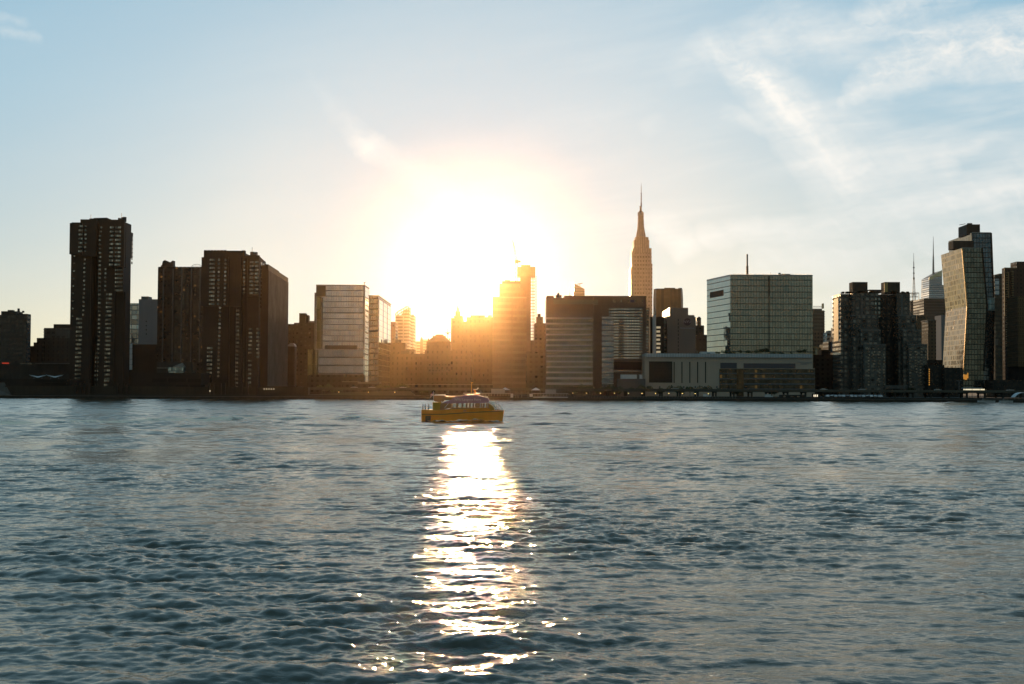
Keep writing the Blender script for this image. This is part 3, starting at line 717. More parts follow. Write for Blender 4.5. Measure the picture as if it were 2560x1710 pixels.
for i in range(3):
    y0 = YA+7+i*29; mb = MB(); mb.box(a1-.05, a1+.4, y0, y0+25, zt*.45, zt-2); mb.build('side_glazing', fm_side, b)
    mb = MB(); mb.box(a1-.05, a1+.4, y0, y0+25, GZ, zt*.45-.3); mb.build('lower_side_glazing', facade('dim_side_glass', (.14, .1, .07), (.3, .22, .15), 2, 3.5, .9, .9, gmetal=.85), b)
part(b, 'cornice', M['concrete'], (921, 946.8, 738.3, YA+4.7, dict(d=89, yb=740.1)))
b = bld('brick_tower', 'thin brown block showing just right of the slimmer glass tower', 983, 1150)
part(b, 'wall', fm_dot, (976, 988.5, 804.5, 1150, dict(d=25)))

# ---- pale tower with a slanted crown
fm_pale = facade('pale_far_facade', (.42, .37, .31), (.5, .45, .38), 60, 3.6, .98, .45, grough=.25, vary=.15, gmetal=.5)
b = bld('slanted_crown_tower', 'pale beige tower with a slanted open crown, right of the glass pair', 1008, 1500)
YS = 1500
p0, p1, q1, q0 = at(988.5, 790, YS), at(1023.5, 790, YS), at(1022.5, 767.5, YS), at(990, 782, YS)
mb = MB(); mb.box(p0.x, p1.x, YS, YS+35, GZ, at(1000, 788, YS).z); mb.build('wall', fm_pale, b)
mb = MB(); crown = [at(x, y, YS) for x, y in ((989, 788.5), (989.8, 783.5), (994, 779.5), (1003, 774), (1009, 771.5), (1015.5, 766.5), (1022.6, 768), (1023.4, 788.5))]
for i in range(len(crown)-2):
    mb.tube(crown[i], crown[i+1], .5, n=5); mb.tube(crown[i]+Vector((0, 30, 0)), crown[i+1]+Vector((0, 30, 0)), .5, n=5)
    mb.tube(crown[i+1], (crown[i+1].x, YS, crown[0].z), .35, n=5)
mb.build('crown_frame', M['stone'], b)
mb = MB(); cw = [at(x, y, YS+1) for x, y in ((1004, 788.5), (1008, 776), (1014, 772), (1018, 776), (1022, 769), (1022.9, 788.5))]; k = len(cw)
mb.poly([(p.x, YS+1, p.z) for p in cw]+[(p.x, YS+28, p.z) for p in cw], [tuple(range(k)), tuple(range(2*k-1, k-1, -1))]+[(i, k+i, k+(i+1) % k, (i+1) % k) for i in range(k)])
mb.build('crown_screen', fm_pale, b)
b = bld('pale_slab', 'narrow pale slab stuck to the right side of the slanted crown tower', 1030, 1540)
part(b, 'wall', fm_pale, (1024, 1034.5, 788.5, 1540, dict(d=30)))
part(b, 'roof_frame', M['stone'], (1025, 1027, 786, 1542, dict(d=1, yb=789)), (1029, 1031, 786.5, 1542, dict(d=1, yb=789)), (1032, 1034, 786.5, 1542, dict(d=1, yb=789)))

# ---- old hospital group in the glare
fm_old = facade('old_hospital_brick', (.055, .036, .022), (.12, .09, .06), 3.2, 3.6, .32, .5, vary=.8, gmetal=.5)
b = bld('hospital_wing', 'low dark hospital wing between the glass tower pair and the mansard block', 1030, 930)
part(b, 'wall', fm_old, (975, 1066, 884, 932, dict(d=20)))
part(b, 'upper_block', fm_old, (977, 1014, 857, 940, dict(d=16)), (1014.3, 1036, 873, 941, dict(d=14)))
part(b, 'gable', M['brick2'], (1002, 1024, 877, 931.6, dict(d=8, yb=885)))
roof_gear(b, 978, 1012, 857, 940, 12, 11, 3)
b = bld('distant_block', 'faint distant block in the glare left of the little pointed tower', 1042, 1700)
part(b, 'wall', fm_pale, (1034.8, 1050, 853.5, 1700, dict(d=30)))
b = bld('pointed_tower', 'tiny pointed tower silhouetted low in the glare', 1054, 1650)
mb = MB(); pp = at(1050.5, 849, 1650); qq = at(1057.3, 849, 1650); mb.box(pp.x, qq.x, 1650, 1656, GZ, pp.z); mb.build('wall', M['stone'], b)
mb = MB(); ap = at(1053.9, 841.5, 1653); z = pp.z-.1
mb.poly([(pp.x, 1650, z), (qq.x, 1650, z), (qq.x, 1656, z), (pp.x, 1656, z), (ap.x, 1653, ap.z)], [(0, 1, 4), (1, 2, 4), (2, 3, 4), (3, 0, 4)]); mb.build('spire', M['stone'], b)
b = bld('distant_block', 'faint distant block in the glare right of the little pointed tower', 1064, 1750)
part(b, 'wall', fm_pale, (1057.5, 1072, 849, 1750, dict(d=30)))
YH = 905
b = bld('mansard_hospital', 'old brick hospital block with a sloped mansard roof left of the sun', 1095, YH)
part(b, 'wall', fm_old, (1062, 1178, 876, YH, dict(d=22)), (1066, 1126, 853.5, YH+4, dict(d=16)))
mb = MB(); z0 = at(1095, 853.5, YH+4).z; z1 = at(1095, 835.5, YH+4).z
xs = [at(x, 850, YH+4).x for x in (1067, 1090, 1106, 1126)]
mb.prism([(xs[0], YH+4.2), (xs[3], YH+4.2), (xs[3], YH+19.5), (xs[0], YH+19.5)], z0-.1, z1, top=[(xs[1], YH+9), (xs[2], YH+9), (xs[2], YH+15), (xs[1], YH+15)])
mb.build('mansard_roof', M['dconcrete'], b)
for i, x in enumerate((1070, 1082, 1112, 1122)): part(b, 'chimney', M['brick'], (x, x+2.4, 846 if i in (0, 3) else 839, YH+8, dict(d=1.5, yb=853)))
for i in range(7):
    for j in range(2): part(b, 'window', M['pane'], (1073+i*8, 1076+i*8, 910+j*14, YH-.1, dict(d=.4, yb=914+j*14)))
b = bld('lattice_mast', 'thin lattice mast with a cross arm above the mansard hospital', 1119.6, 1000, cat='mast')
mb = MB(); z0, z1 = height_at(1119, 862, 1000), height_at(1119.6, 806, 1000); x = at(1119.6, 830, 1000).x
mb.tube((x-.35, 1000, GZ), (x-.1, 1000, z1), .22, .08, n=5); mb.tube((x+.35, 1000, GZ), (x+.1, 1000, z1), .22, .08, n=5)
for i in range(12): zz = z0+(z1-z0)*i/12; mb.box(x-.4, x+.4, 999.9, 1000.1, zz, zz+.2)
mb.build('mast', M['dmetal'], b)
mb = MB(); mb.tube((x-2.2, 1000, height_at(1119, 832, 1000)), (x+2, 1000, height_at(1119, 831, 1000)), .25, n=5); mb.box(x-.8, x+.8, 999.4, 1000.6, height_at(1119, 836, 1000), height_at(1119, 831, 1000)); mb.build('cross_arm', M['dmetal'], b)

b = bld('spired_hospital_tower', 'backlit tower with a small stepped spire, just left of the sun', 1142, 1010)
YB = 1010
part(b, 'wall', fm_old, (1127.5, 1157, 795, YB, dict(d=18)))
part(b, 'right_shoulder', fm_old, (1156.6, 1167, 804, YB+3, dict(d=15)))
part(b, 'tier', M['brick'], (1135, 1156, 789.5, YB+2, dict(d=12, yb=796)))
part(b, 'tier', M['brick'], (1138.3, 1150, 779, YB+4, dict(d=8, yb=790)))
mb = MB(); z0, z1 = height_at(1144, 779, YB+5), height_at(1144, 758, YB+5); xs = [at(x, 780, YB+5).x for x in (1139.5, 1149)]; xm = sum(xs)/2
mb.poly([(xs[0], YB+5, z0-.1), (xs[1], YB+5, z0-.1), (xs[1], YB+11, z0-.1), (xs[0], YB+11, z0-.1), (xm, YB+8, z1)], [(0, 1, 4), (1, 2, 4), (2, 3, 4), (3, 0, 4)]); mb.build('spire', M['stone'], b)
b = bld('backlit_block', 'broad backlit block right under the setting sun', 1200, 1000)
part(b, 'wall', fm_old, (1166.5, 1236, 793, 1000, dict(d=20)))
part(b, 'roof_storey', fm_old, (1176, 1212, 788, 1004, dict(d=10, yb=794)))
roof_gear(b, 1215, 1234, 793, 1000, 16, 21, 3)
fm_tisch = facade('banded_ward_facade', (.13, .09, .065), (.16, .12, .09), 60, 4.2, .99, .42, grough=.3, vary=.15, gmetal=.5)
b = bld('ward_tower', 'tall backlit hospital tower with faint storey bands, right beside the sun', 1270, 935)
part(b, 'wall', fm_tisch, (1231.5, 1283, 742, 935, dict(d=24)), (1282.7, 1316.5, 744, 938, dict(d=22)))
part(b, 'upper_storeys', fm_tisch, (1248, 1300, 709, 941, dict(d=14, yb=744)), (1299, 1311, 720, 942, dict(d=12, yb=746)))
part(b, 'rooftop_plant', M['brick'], (1255, 1301, 702.5, 944, dict(d=9, yb=710)), (1262, 1275, 700, 946, dict(d=4, yb=703)))
part(b, 'ledge', M['stone'], (1231, 1316, 742, 934.6, dict(d=1, yb=744)))

# ---- tower under construction with its crane
YC = 1150
b = bld('tower_under_construction', 'slim unfinished tower wrapped in scaffold with open floors on its right side', 1318, YC)
part(b, 'wall', noisy('raw_concrete', (.12, .09, .07), .9, .15, .1), (1300.5, 1327, 672, YC, dict(d=16)))
part(b, 'scaffold_wrap', noisy('tan_netting', (.15, .11, .08), .95, .15, .2), (1294.5, 1338.4, 667, YC-1, dict(d=19, yb=690)), (1303, 1326, 662.5, YC+1, dict(d=15, yb=668)))
nz = 21; ztop, zbot = height_at(1330, 690, YC), height_at(1330, 852, YC)
xl, xr = at(1326.5, 780, YC).x, at(1337.6, 780, YC).x
for i in range(nz):
    z = zbot+(ztop-zbot)*i/nz
    mb = MB(); mb.box(xl, xr, YC+.2, YC+3.2, z, z+.5); mb.build('floor_slab', M['concrete'], b)
for fx in (0.0, .36, .68, 1.0):
    mb = MB(); x = xl+(xr-xl)*fx; mb.box(x-.25, x+.25, YC+.3, YC+.8, zbot, ztop); mb.build('column', M['concrete'], b)
part(b, 'wall_lower', M['brick'], (1300.3, 1338, 852, YC+.4, dict(d=16)))
mb = MB()
x = at(1341.6, 760, YC).x
mb.tube((x-.3, YC+4, GZ), (x-.3, YC+4, height_at(1341, 688, YC)), .16, n=4); mb.tube((x+.3, YC+4, GZ), (x+.3, YC+4, height_at(1341, 688, YC)), .16, n=4)
for i in range(26): zz = zbot+(ztop-zbot)*i/25; mb.box(x-1.6, x+.4, YC+3.9, YC+4.1, zz, zz+.15)
mb.build('hoist_mast', M['dmetal'], b)
mb = MB()
for i in range(9):
    xx = at(1304+i*3.6, 662, YC).x; mb.tube((xx, YC, height_at(1310, 667, YC)), (xx, YC, height_at(1310, 660.5+(i % 3), YC)), .12, n=4)
mb.build('rebar', M['dmetal'], b)
b = bld('tower_crane', 'thin tower crane with its jib raised, left of the unfinished tower top', 1291, YC-4, cat='crane')
x = at(1291, 690, YC-4).x; mb = MB()
zc0, zc1 = GZ, height_at(1291, 655, YC-4)
for sx in (-.8, .8):
    for sy in (-.8, .8): mb.tube((x+sx, YC-4+sy, zc0), (x+sx, YC-4+sy, zc1), .3, n=4)
for i in range(60):
    z = zc0+(zc1-zc0)*i/60; h = (zc1-zc0)/60; s = 1 if i % 2 else -1
    mb.tube((x-.8*s, YC-4.8, z), (x+.8*s, YC-4.8, z+h), .18, n=4)
mb.build('mast', M['dmetal'], b)
mb = MB(); p = at(1291.5, 655, YC-4); q = at(1281.5, 600.5, YC-4)
for off in (-.7, .7): mb.tube((p.x+off, p.y, p.z), (q.x+off*.3, q.y, q.z), .3, .22, n=4)
mb.tube((p.x+1.2, p.y, p.z+2.5), (q.x+.2, q.y, q.z), .2, n=4)
for i in range(14):
    t = i/14; a = p.lerp(q, t); c = p.lerp(q, t+1/14); mb.tube((a.x-.7*(1-t*.6), a.y, a.z), (c.x+.7*(1-t*.6), c.y, c.z), .16, n=4)
mb.build('jib', M['dmetal'], b)
mb = MB(); mb.box(x-1.3, x+1.6, YC-5.5, YC-2.5, zc1-1, zc1+1.6); mb.box(x+1.2, x+3.6, YC-5, YC-3, zc1-.4, zc1+1.2); mb.tube((x+.4, YC-4, zc1), (x+2.2, YC-4, zc1+5), .2, n=4); mb.build('cab', M['dmetal'], b)
b = bld('chimneyed_block', 'brown block with a small square chimney between the unfinished tower and the banded hospital', 1352, 1050)
part(b, 'wall', fm_dark, (1336, 1366, 808, 1050, dict(d=20)))
part(b, 'upper_storeys', fm_dark, (1341, 1357.5, 792, 1053, dict(d=12, yb=809)))
part(b, 'chimney', M['brick'], (1344, 1351.5, 784.5, 1056, dict(d=5, yb=793)))

# ---- banded hospital pavilion
YK = 830
b = bld('hospital_pavilion', 'wide purple brown hospital with pale horizontal bands and long window rows', 1490, YK)
purple = noisy('plum_brick', (.17, .105, .08), .75, .12, .06)
part(b, 'wall', purple, (1367, 1483, 745, YK+2, dict(d=28)), (1483.5, 1608, 742.5, YK+6, dict(d=26)), (1367, 1384.5, 739.5, YK+4, dict(d=20, yb=746)), (1412, 1616, 741, YK+9, dict(d=24)))
part(b, 'front_block', facade('olive_glass_front', (.2, .145, .09), (.33, .25, .16), 1.8, 3.25, .9, .75, grough=.15, vary=.35, gmetal=.7), (1366, 1482, 793, YK, dict(d=4)))
part(b, 'blank_upper_wall', M['stone'], (1384, 1495, 749, YK+1.6, dict(d=3, yb=760)))
part(b, 'brown_pier', noisy('red_brown_pier', (.14, .085, .06), .8, .1, .1), (1482.3, 1505, 783, YK+.4, dict(d=5)))
part(b, 'glass_stair', facade('blue_grey_stair_glass', (.18, .16, .16), (.36, .33, .33), 1.4, 3.25, .9, .75, grough=.12, vary=.3, gmetal=.8), (1505.3, 1534, 791.5, YK-.6, dict(d=7, yb=972)))
band = noisy('pale_band', (.6, .5, .45), .6, .06, .2)
for i in range(13):
    y = 793.5+i*13.55
    part(b, 'spandrel', band, (1366, 1481.5, y, YK-.35, dict(d=.4, yb=y+(4.2 if i < 11 else 6))))
    if i % 2 == 0 or i > 1: part(b, 'stair_spandrel', band, (1504.8, 1534.2, y+1, YK-.95, dict(d=.4, yb=y+3.8)))
fm_row = facade('window_row_glass', (.08, .06, .055), (.62, .53, .46), 1.6, 50, .86, 1.0, grough=.15, vary=.75, gmetal=.8)
for i in range(18):
    y = 771+i*7.15
    if y < 900: part(b, 'window_band', fm_row, (1534.8 if i > 2 else 1522.5, 1606.5, y, YK+5.8, dict(d=.5, yb=y+4.2)))
part(b, 'lower_window_band', M['pane_dim'], (1536, 1604, 926, YK+5.7, dict(d=.5, yb=929.5)))
part(b, 'right_wing', purple, (1607.7, 1623.5, 769.5, YK+10, dict(d=22)))
for i in range(16): part(b, 'wing_window', M['pane'], (1615.5, 1621.5, 774+i*7.2, YK+9.8, dict(d=.5, yb=777.4+i*7.2)))
part(b, 'parapet', M['dconcrete'], (1411, 1616.5, 739.6, YK+8.6, dict(d=25, yb=741.2)))
for x in (1535, 1553, 1570.5, 1588.5, 1606): part(b, 'roof_slot', M['pane'], (x-1, x+1, 750, YK+5.7, dict(d=.4, yb=755)))
part(b, 'sign_panel', mat('violet_sign', (.05, .03, .09), .6)[0], (1576, 1586, 749.5, YK+5.6, dict(d=.4, yb=756)))
part(b, 'window_recess', M['recess'], (1535, 1606, 905, YK+5.6, dict(d=.3, yb=924)))
roof_gear(b, 1388, 1412, 742.5, YK+4, 12, 31, 4)
mb = MB(); c = at(1423.5, 741, YK+14); mb.tube((c.x, c.y, c.z-.3), (c.x, c.y, c.z+2.3), .12, n=4); mb.tube((c.x+1.6, c.y, c.z-.3), (c.x+1.6, c.y, c.z+1.2), .12, n=4); mb.build('antenna', M['dmetal'], b)
b = bld('loading_block', 'low blank brown block with a white cabin on its roof', 1580, 806)
part(b, 'wall', noisy('brown_panel', (.2, .145, .125), .8, .06, .1), (1547, 1613.5, 947, 806, dict(d=14)))
part(b, 'roof_cabin', M['white'], (1553, 1592, 936.5, 808, dict(d=6, yb=946.8)), (1599, 1606, 936.5, 808, dict(d=6, yb=946.8)))
part(b, 'cabin_door', M['concrete'], (1592.3, 1598.7, 937.5, 808.4, dict(d=5, yb=946.8)))
b = bld('wedge_tower', 'small pinkish tower top with a slanted roof peeking over the banded hospital', 1447, 2000)
YW = 2000; pts = [at(x, y, YW) for x, y in ((1434, 745), (1434, 708), (1437.5, 709), (1461.5, 722.5), (1462.5, 745))]; k = len(pts)
mb = MB(); mb.poly([(p.x, YW, (GZ if i in (0, 4) else p.z)) for i, p in enumerate(pts)]+[(p.x, YW+40, (GZ if i in (0, 4) else p.z)) for i, p in enumerate(pts)],
    [tuple(range(k)), tuple(range(2*k-1, k-1, -1))]+[(i, k+i, k+(i+1) % k, (i+1) % k) for i in range(k)])
mb.build('wall', facade('rosy_far_facade', (.32, .22, .19), (.5, .38, .34), 50, 4, 1, .5, gmetal=.5, vary=.1), b)
mb = MB(); c = at(1443, 710.5, YW+5); mb.tube((c.x, c.y, c.z), (c.x+8, c.y, c.z+1.5), .5, n=5); mb.tube((c.x+4, c.y, c.z-3), (c.x+4, c.y, c.z+1), .4, n=5); mb.build('window_cleaning_rig', M['dmetal'], b)

# ---- the great art deco skyscraper
YE = 2750
b = bld('art_deco_skyscraper', 'very tall stepped stone skyscraper with a needle antenna, highest tower of the skyline', 1604, YE)
fm_es = facade('limestone_grid', (.50, .35, .30), (.30, .21, .18), 5.6, 8.2, .48, .36, grough=.3, vary=.4, gmetal=.4)
fm_es2 = facade('limestone_ribs', (.50, .35, .30), (.38, .27, .22), 4.6, 80, .4, .99, grough=.3, vary=.2, gmetal=.4)
part(b, 'lower_shaft', fm_es, (1582.3, 1631, 659, YE, dict(d=50)))
part(b, 'side_bay', fm_es2, (1577, 1582, 668, YE+10, dict(d=35)), (1579.3, 1583.5, 628, YE+11, dict(d=30, yb=669)))
part(b, 'middle_shaft', fm_es, (1582.5, 1629, 632, YE+2, dict(d=44, yb=660)))
part(b, 'ribbed_storeys', fm_es2, (1582.6, 1628.8, 620.5, YE+2.2, dict(d=43, yb=632.2)), (1585, 1623.2, 600, YE+6, dict(d=36, yb=621)), (1588.5, 1621.3, 592.5, YE+8, dict(d=32, yb=600.5)))
mb = MB(); prof = [(592.5, 11.8), (588, 11.2), (583, 10.2), (576, 8.9), (568, 8.0), (556, 7.2), (540, 6.7)]
cx = at(1604.3, 560, YE).x; pxm = YE/F
for (ya, wa), (yb_, wb) in zip(prof[:-1], prof[1:]):
    za, zb2 = height_at(1604, ya, YE+20), height_at(1604, yb_, YE+20); wa *= pxm; wb *= pxm
    sq = lambda w: [(cx-w, YE+22-w), (cx+w, YE+22-w), (cx+w, YE+22+w), (cx-w, YE+22+w)]
    mb.prism(sq(wa), za, zb2, top=sq(wb))
mb.build('mooring_mast', fm_es2, b)
zz = lambda y: height_at(1604, y, YE+22)
mb = MB(); mb.tube((cx, YE+22, zz(540)), (cx, YE+22, zz(531)), 7.8*pxm, n=16); mb.build('white_drum', noisy('pale_drum', (.5, .42, .4), .6, .05, .1), b)
mb = MB(); mb.tube((cx, YE+22, zz(531)), (cx, YE+22, zz(528)), 6.4*pxm, 4.2*pxm, n=16); mb.tube((cx, YE+22, zz(528)), (cx, YE+22, zz(516)), 2.9*pxm, 2.4*pxm, n=10)
mb.tube((cx, YE+22, zz(516.5)), (cx, YE+22, zz(515.5)), 3.4*pxm, n=10); mb.build('dome', M['stone'], b)
mb = MB(); mb.tube((cx+1, YE+22, zz(516)), (cx+1, YE+22, zz(505)), 1.9*pxm, 1.3*pxm, n=8); mb.tube((cx+1, YE+22, zz(505)), (cx+1, YE+22, zz(484)), 1.2*pxm, 1.0*pxm, n=8)
mb.tube((cx+1, YE+22, zz(484)), (cx+1, YE+22, zz(465)), .8*pxm, .55*pxm, n=6); mb.tube((cx+1, YE+22, zz(465)), (cx+1, YE+22, zz(457)), .4*pxm, .15*pxm, n=5)
for y in (510, 498, 491, 484.5): mb.tube((cx+1, YE+22, zz(y)), (cx+1, YE+22, zz(y-1)), 1.9*pxm, n=8)
mb.build('antenna', M['dmetal'], b)

# ---- brown far tower and the white medical block
b = bld('flat_topped_tower', 'broad brown tower with a faceted flat top behind the pale medical block', 1673, 1500)
mb = MB(); YG = 1500; zt = height_at(1673, 721, YG)
fp = [(at(x, 760, YG).x, YG+o) for x, o in ((1636, 12), (1641, 2), (1676, 0), (1704, 3), (1711, 12))]; fp += [(fp[4][0]-4, YG+45), (fp[0][0]+6, YG+45)]
ftop = [(x*.9985+.05, y) for x, y in fp]
fm_br = facade('brown_pilaster_facade', (.13, .095, .06), (.08, .06, .045), 9.5, 300, .3, .99, grough=.4, vary=.3, gmetal=.3)
mb.prism(fp, GZ, height_at(1673, 745, YG)); mb.build('wall', fm_br, b)
cxg = sum(p[0] for p in fp)/len(fp); ft = [(cxg+(x-cxg)*.965, y+.5) for x, y in fp]
mb = MB(); mb.prism(fp, height_at(1673, 745, YG)-.01, zt, top=ft); mb.build('crown', fm_br, b)
part(b, 'roof_step', M['brick'], (1662, 1688, 719.5, YG+8, dict(d=20, yb=722)), (1697, 1705, 720, YG+10, dict(d=10, yb=723)))
b = bld('slim_stair_tower', 'slim dark block with a white vertical strip and lit stair landings', 1640, 862)
part(b, 'wall', M['brick2'], (1625, 1660, 792, 862, dict(d=18)))
part(b, 'white_strip', M['white'], (1631.5, 1640, 788, 861, dict(d=2, yb=885)))
land = mat('lit_landing', (.5, .42, .32), .5, emit=(1, .8, .5), es=.35)[0]
for i in range(7): part(b, 'landing', land, (1641, 1651.5-(i % 2)*1.5, 816+i*10.2, 861.4, dict(d=1, yb=821+i*10.2)))
YM = 870
b = bld('medical_block', 'pale brown medical block with a round dark sign near its top right corner', 1700, YM)
pale_brown = noisy('pale_brown_render', (.23, .18, .155), .8, .06, .04)
part(b, 'wall', pale_brown, (1668, 1736.5, 790, YM, dict(d=30)), (1659, 1669, 794, YM+5, dict(d=20)), (1720, 1739.6, 792.5, YM+8, dict(d=14)))
part(b, 'side_wall', M['brick'], (1657.3, 1660, 797, YM+10, dict(d=14)))
part(b, 'upper_storey', pale_brown, (1677, 1736, 787.5, YM+3, dict(d=20, yb=791)))
HP = height_at(1675, 769, YM+4); pa, pb_, pc = corner(1720.5, 769.3, HP), corner(1675, 769, HP), corner(1656, 780.5, HP)
zp = height_at(1675, 790.5, YM+4)
mb = MB(); mb.prism([pa, pb_, (pb_[0]+2, pc[1]), (pa[0]+3, pc[1])], zp, HP); mb.build('penthouse', pale_brown, b)
mb = MB(); mb.prism([(pb_[0]-.25, pb_[1]), (pb_[0]-.02, pb_[1]-.15), (pb_[0]+1.9, pc[1]), (pc[0], pc[1])], zp-.8, HP+.1)
mb.build('sunlit_side', noisy('sunlit_cream', (.62, .5, .34), .35, .06, .5, metal=.3), b)  # low sun on the penthouse's left side, put into a lighter colour
for i in range(11):
    y = 797+i*9.2; part(b, 'slit_window', M['recess'], (1694.8, 1696.6, y, YM-.15, dict(d=.4, yb=y+6)))
for i in range(10): part(b, 'side_window', M['pane_dim'], (1660.5, 1667, 804+i*9, YM+4.8, dict(d=.4, yb=808+i*9)))
c = at(1718.3, 805, YM-.5); rad = 9.2/F*YM
mb = MB(); mb.tube((c.x, YM-.6, c.z), (c.x, YM+.1, c.z), rad, n=36); sg = mb.build('round_sign', mat('dark_violet_sign', (.035, .014, .03), .5)[0], b)

def text_obj(name, s, size, loc, m, parent, align='CENTER', ext=.05, xs=1.0):
    cu = bpy.data.curves.new(name, 'FONT'); cu.body = s; cu.size = size; cu.extrude = ext; cu.align_x = align; cu.align_y = 'CENTER'; cu.resolution_u = 2
    t = bpy.data.objects.new('tmp_text', cu); COL.objects.link(t); bpy.context.view_layer.update()
    me = bpy.data.meshes.new_from_object(t.evaluated_get(bpy.context.evaluated_depsgraph_get()))
    me.transform(Matrix.Rotation(R(90), 4, 'X')@Matrix.Scale(xs, 4, (1, 0, 0))); COL.objects.unlink(t); bpy.data.objects.remove(t); bpy.data.curves.remove(cu)
    me.materials.clear(); me.materials.append(m); me.name = name
    o = bpy.data.objects.new(name, me); off = Vector((0, 0, 0)); p = parent
    while p is not None: off += p.location; p = p.parent
    o.location = Vector(loc)-off
    return link(o, parent)
letm = mat('sign_letters', (.42, .40, .45), .5)[0]
text_obj('lettering', 'NYU', 2.3, (c.x, YM-.7, c.z+.05), letm, sg, ext=.08)
text_obj('lettering', 'TISCH HOSPITAL', 1.25, (at(1718.3, 820.5, YM).x, YM-.12, at(1718.3, 820.8, YM).z), letm, b, ext=.06)
b = bld('brown_stepped_block', 'dark stepped brown block squeezed between the medical block and the glass cube', 1752, 1050)
part(b, 'wall', fm_dot, (1738, 1760.3, 813.5, 1050, dict(d=20)), (1760, 1772, 837, 1052, dict(d=20)), (1743.5, 1752.7, 801, 1053, dict(d=8, yb=815)))
roof_gear(b, 1744, 1752, 801, 1053, 7, 41, 2)

# ---- the great glass cube with its long podium
YQ = 885
b = bld('glass_cube_tower', 'massive grey green glass cube with a dark seam and a chimney on its roof', 1900, YQ)
HQ = height_at(1827, 687.3, YQ)
f0 = corner(1827, 687.3, HQ); f1 = (at(2031.5, 690, YQ).x, YQ); f2 = corner(1768, 700.3, HQ)
fm_q = facade('grey_green_curtain_wall', (.075, .085, .075), (.285, .29, .25), 1.75, 3.9, .88, .86, grough=.09, vary=.16, gmetal=.88, tilt=.008, blotch=.12, wrough=.4)
fm_q2 = facade('pale_green_side_wall', (.12, .14, .13), (.33, .37, .34), 3.4, 3.9, .94, .88, grough=.03, vary=.06, gmetal=.92, tilt=.006)
mb = MB(); mb.prism([f0, f1, (f1[0]-6, f1[1]+60), (f2[0]+4, f2[1]+5), f2], GZ, HQ); mb.build('wall', fm_q, b)
d = Vector((f0[0]-f2[0], f0[1]-f2[1], 0)); nrm = Vector((d.y, -d.x, 0)).normalized()
if nrm.dot(Vector((*f2, 0))) > 0: nrm = -nrm
def on_side(t0, t1_, z0, z1, k, name, m, prn):
    a = Vector((*f2, 0))+d*t0; c = Vector((*f2, 0))+d*t1_; o = nrm*k; i = nrm*.05
    mb = MB(); mb.prism([(a.x+o.x, a.y+o.y), (c.x+o.x, c.y+o.y), (c.x+i.x, c.y+i.y), (a.x+i.x, a.y+i.y)], z0, z1); return mb.build(name, m, prn)
on_side(.003, .995, GZ+8, HQ-.8, .3, 'side_glazing', fm_q2, b)
on_side(.14, .72, HQ-12.8, HQ-8.8, .36, 'louvre', M['recess'], b)
on_side(0, 1, HQ-.8, HQ+.3, .4, 'parapet', M['metal'], b)
part(b, 'parapet', M['metal'], (1827, 2031.7, 686.6, YQ-.2, dict(d=1.2, yb=690.2)))
part(b, 'dark_seam', M['recess'], (1921.3, 1923.4, 690.5, YQ-.25, dict(d=.5, yb=884)), (1920.8, 1924, 690.5, YQ-.3, dict(d=.4, yb=739)))
part(b, 'roof_plant', M['concrete'], (1955, 1976, 684.7, YQ+10, dict(d=12, yb=690)))
mb = MB()
for i in range(60):
    x = at(1833+i*3.3, 689, YQ+1).x; mb.box(x-.06, x+.06, YQ+.9, YQ+1.1, HQ-.5, HQ+1.1)
mb.build('roof_railing', M['metal'], b)
mb = MB(); c = at(1868, 640, YQ+25); mb.tube((c.x, c.y, HQ-1), (c.x, c.y, HQ+8), .75, n=12); mb.tube((c.x, c.y, HQ+8), (c.x, c.y, c.z+1.2), .55, n=12)
for i in range(5): mb.tube((c.x, c.y, HQ+1+i*1.6), (c.x, c.y, HQ+1.3+i*1.6), .95, n=12)
mb.build('chimney', M['dmetal'], b)
mb = MB(); c = at(1926.5, 684, YQ+6); mb.tube((c.x, c.y, HQ-.3), (c.x, c.y, HQ+2.6), .09, n=4); c = at(1949, 684, YQ+6); mb.tube((c.x, c.y, HQ-.3), (c.x, c.y, HQ+2), .8, n=8); mb.build('antenna', M['metal'], b)

YL = 815
b = bld('research_building', 'long low grey building with a white ribbed roof edge and five dark slits', 1825, YL)
greyw = noisy('warm_grey_panels', (.55, .42, .33), .75, .07, .05)
part(b, 'wall', greyw, (1613, 2031.5, 893, YL, dict(d=30)), (2031, 2037, 921, YL+.5, dict(d=26)))
rib_m = facade('ribbed_white_edge', (.3, .3, .31), (.6, .6, .62), .95, 60, .72, 1, grough=.6, gmetal=0, vary=.08, tilt=0)
part(b, 'ribbed_roof_edge', rib_m, (1613.5, 2031, 884.3, YL-1, dict(d=31, yb=893.4)))
part(b, 'corner_return', greyw, (1611.5, 1614.5, 890, YL+.6, dict(d=8)))
mesh_m = facade('brown_louvre_panel', (.05, .03, .018), (.085, .055, .035), .5, .9, .5, .6, gmetal=.2, grough=.5, vary=.3)
part(b, 'louvre_panel', mesh_m, (1622.5, 1681, 903.5, YL-.15, dict(d=.5, yb=956.5)))
for x in (1685, 1704.6, 1724.3, 1743.8, 1763.6): part(b, 'vertical_slit', M['recess'], (x-.9, x+1.5, 904.5, YL-.12, dict(d=.4, yb=957.5)))
violet = noisy('violet_grey_panel', (.10, .085, .095), .6, .06, .1)
part(b, 'grey_band', violet, (1801, 1842, 907, YL-.2, dict(d=.6, yb=921)), (1859, 1988.5, 908.5, YL-.2, dict(d=.6, yb=920.5)))
off = facade('office_glazing', (.05, .045, .035), (.10, .085, .06), 1.5, 3.1, .9, .9, grough=.1, vary=.5, gmetal=.7, lit=.03, litcol=(1, .55, .12), litstr=.06)
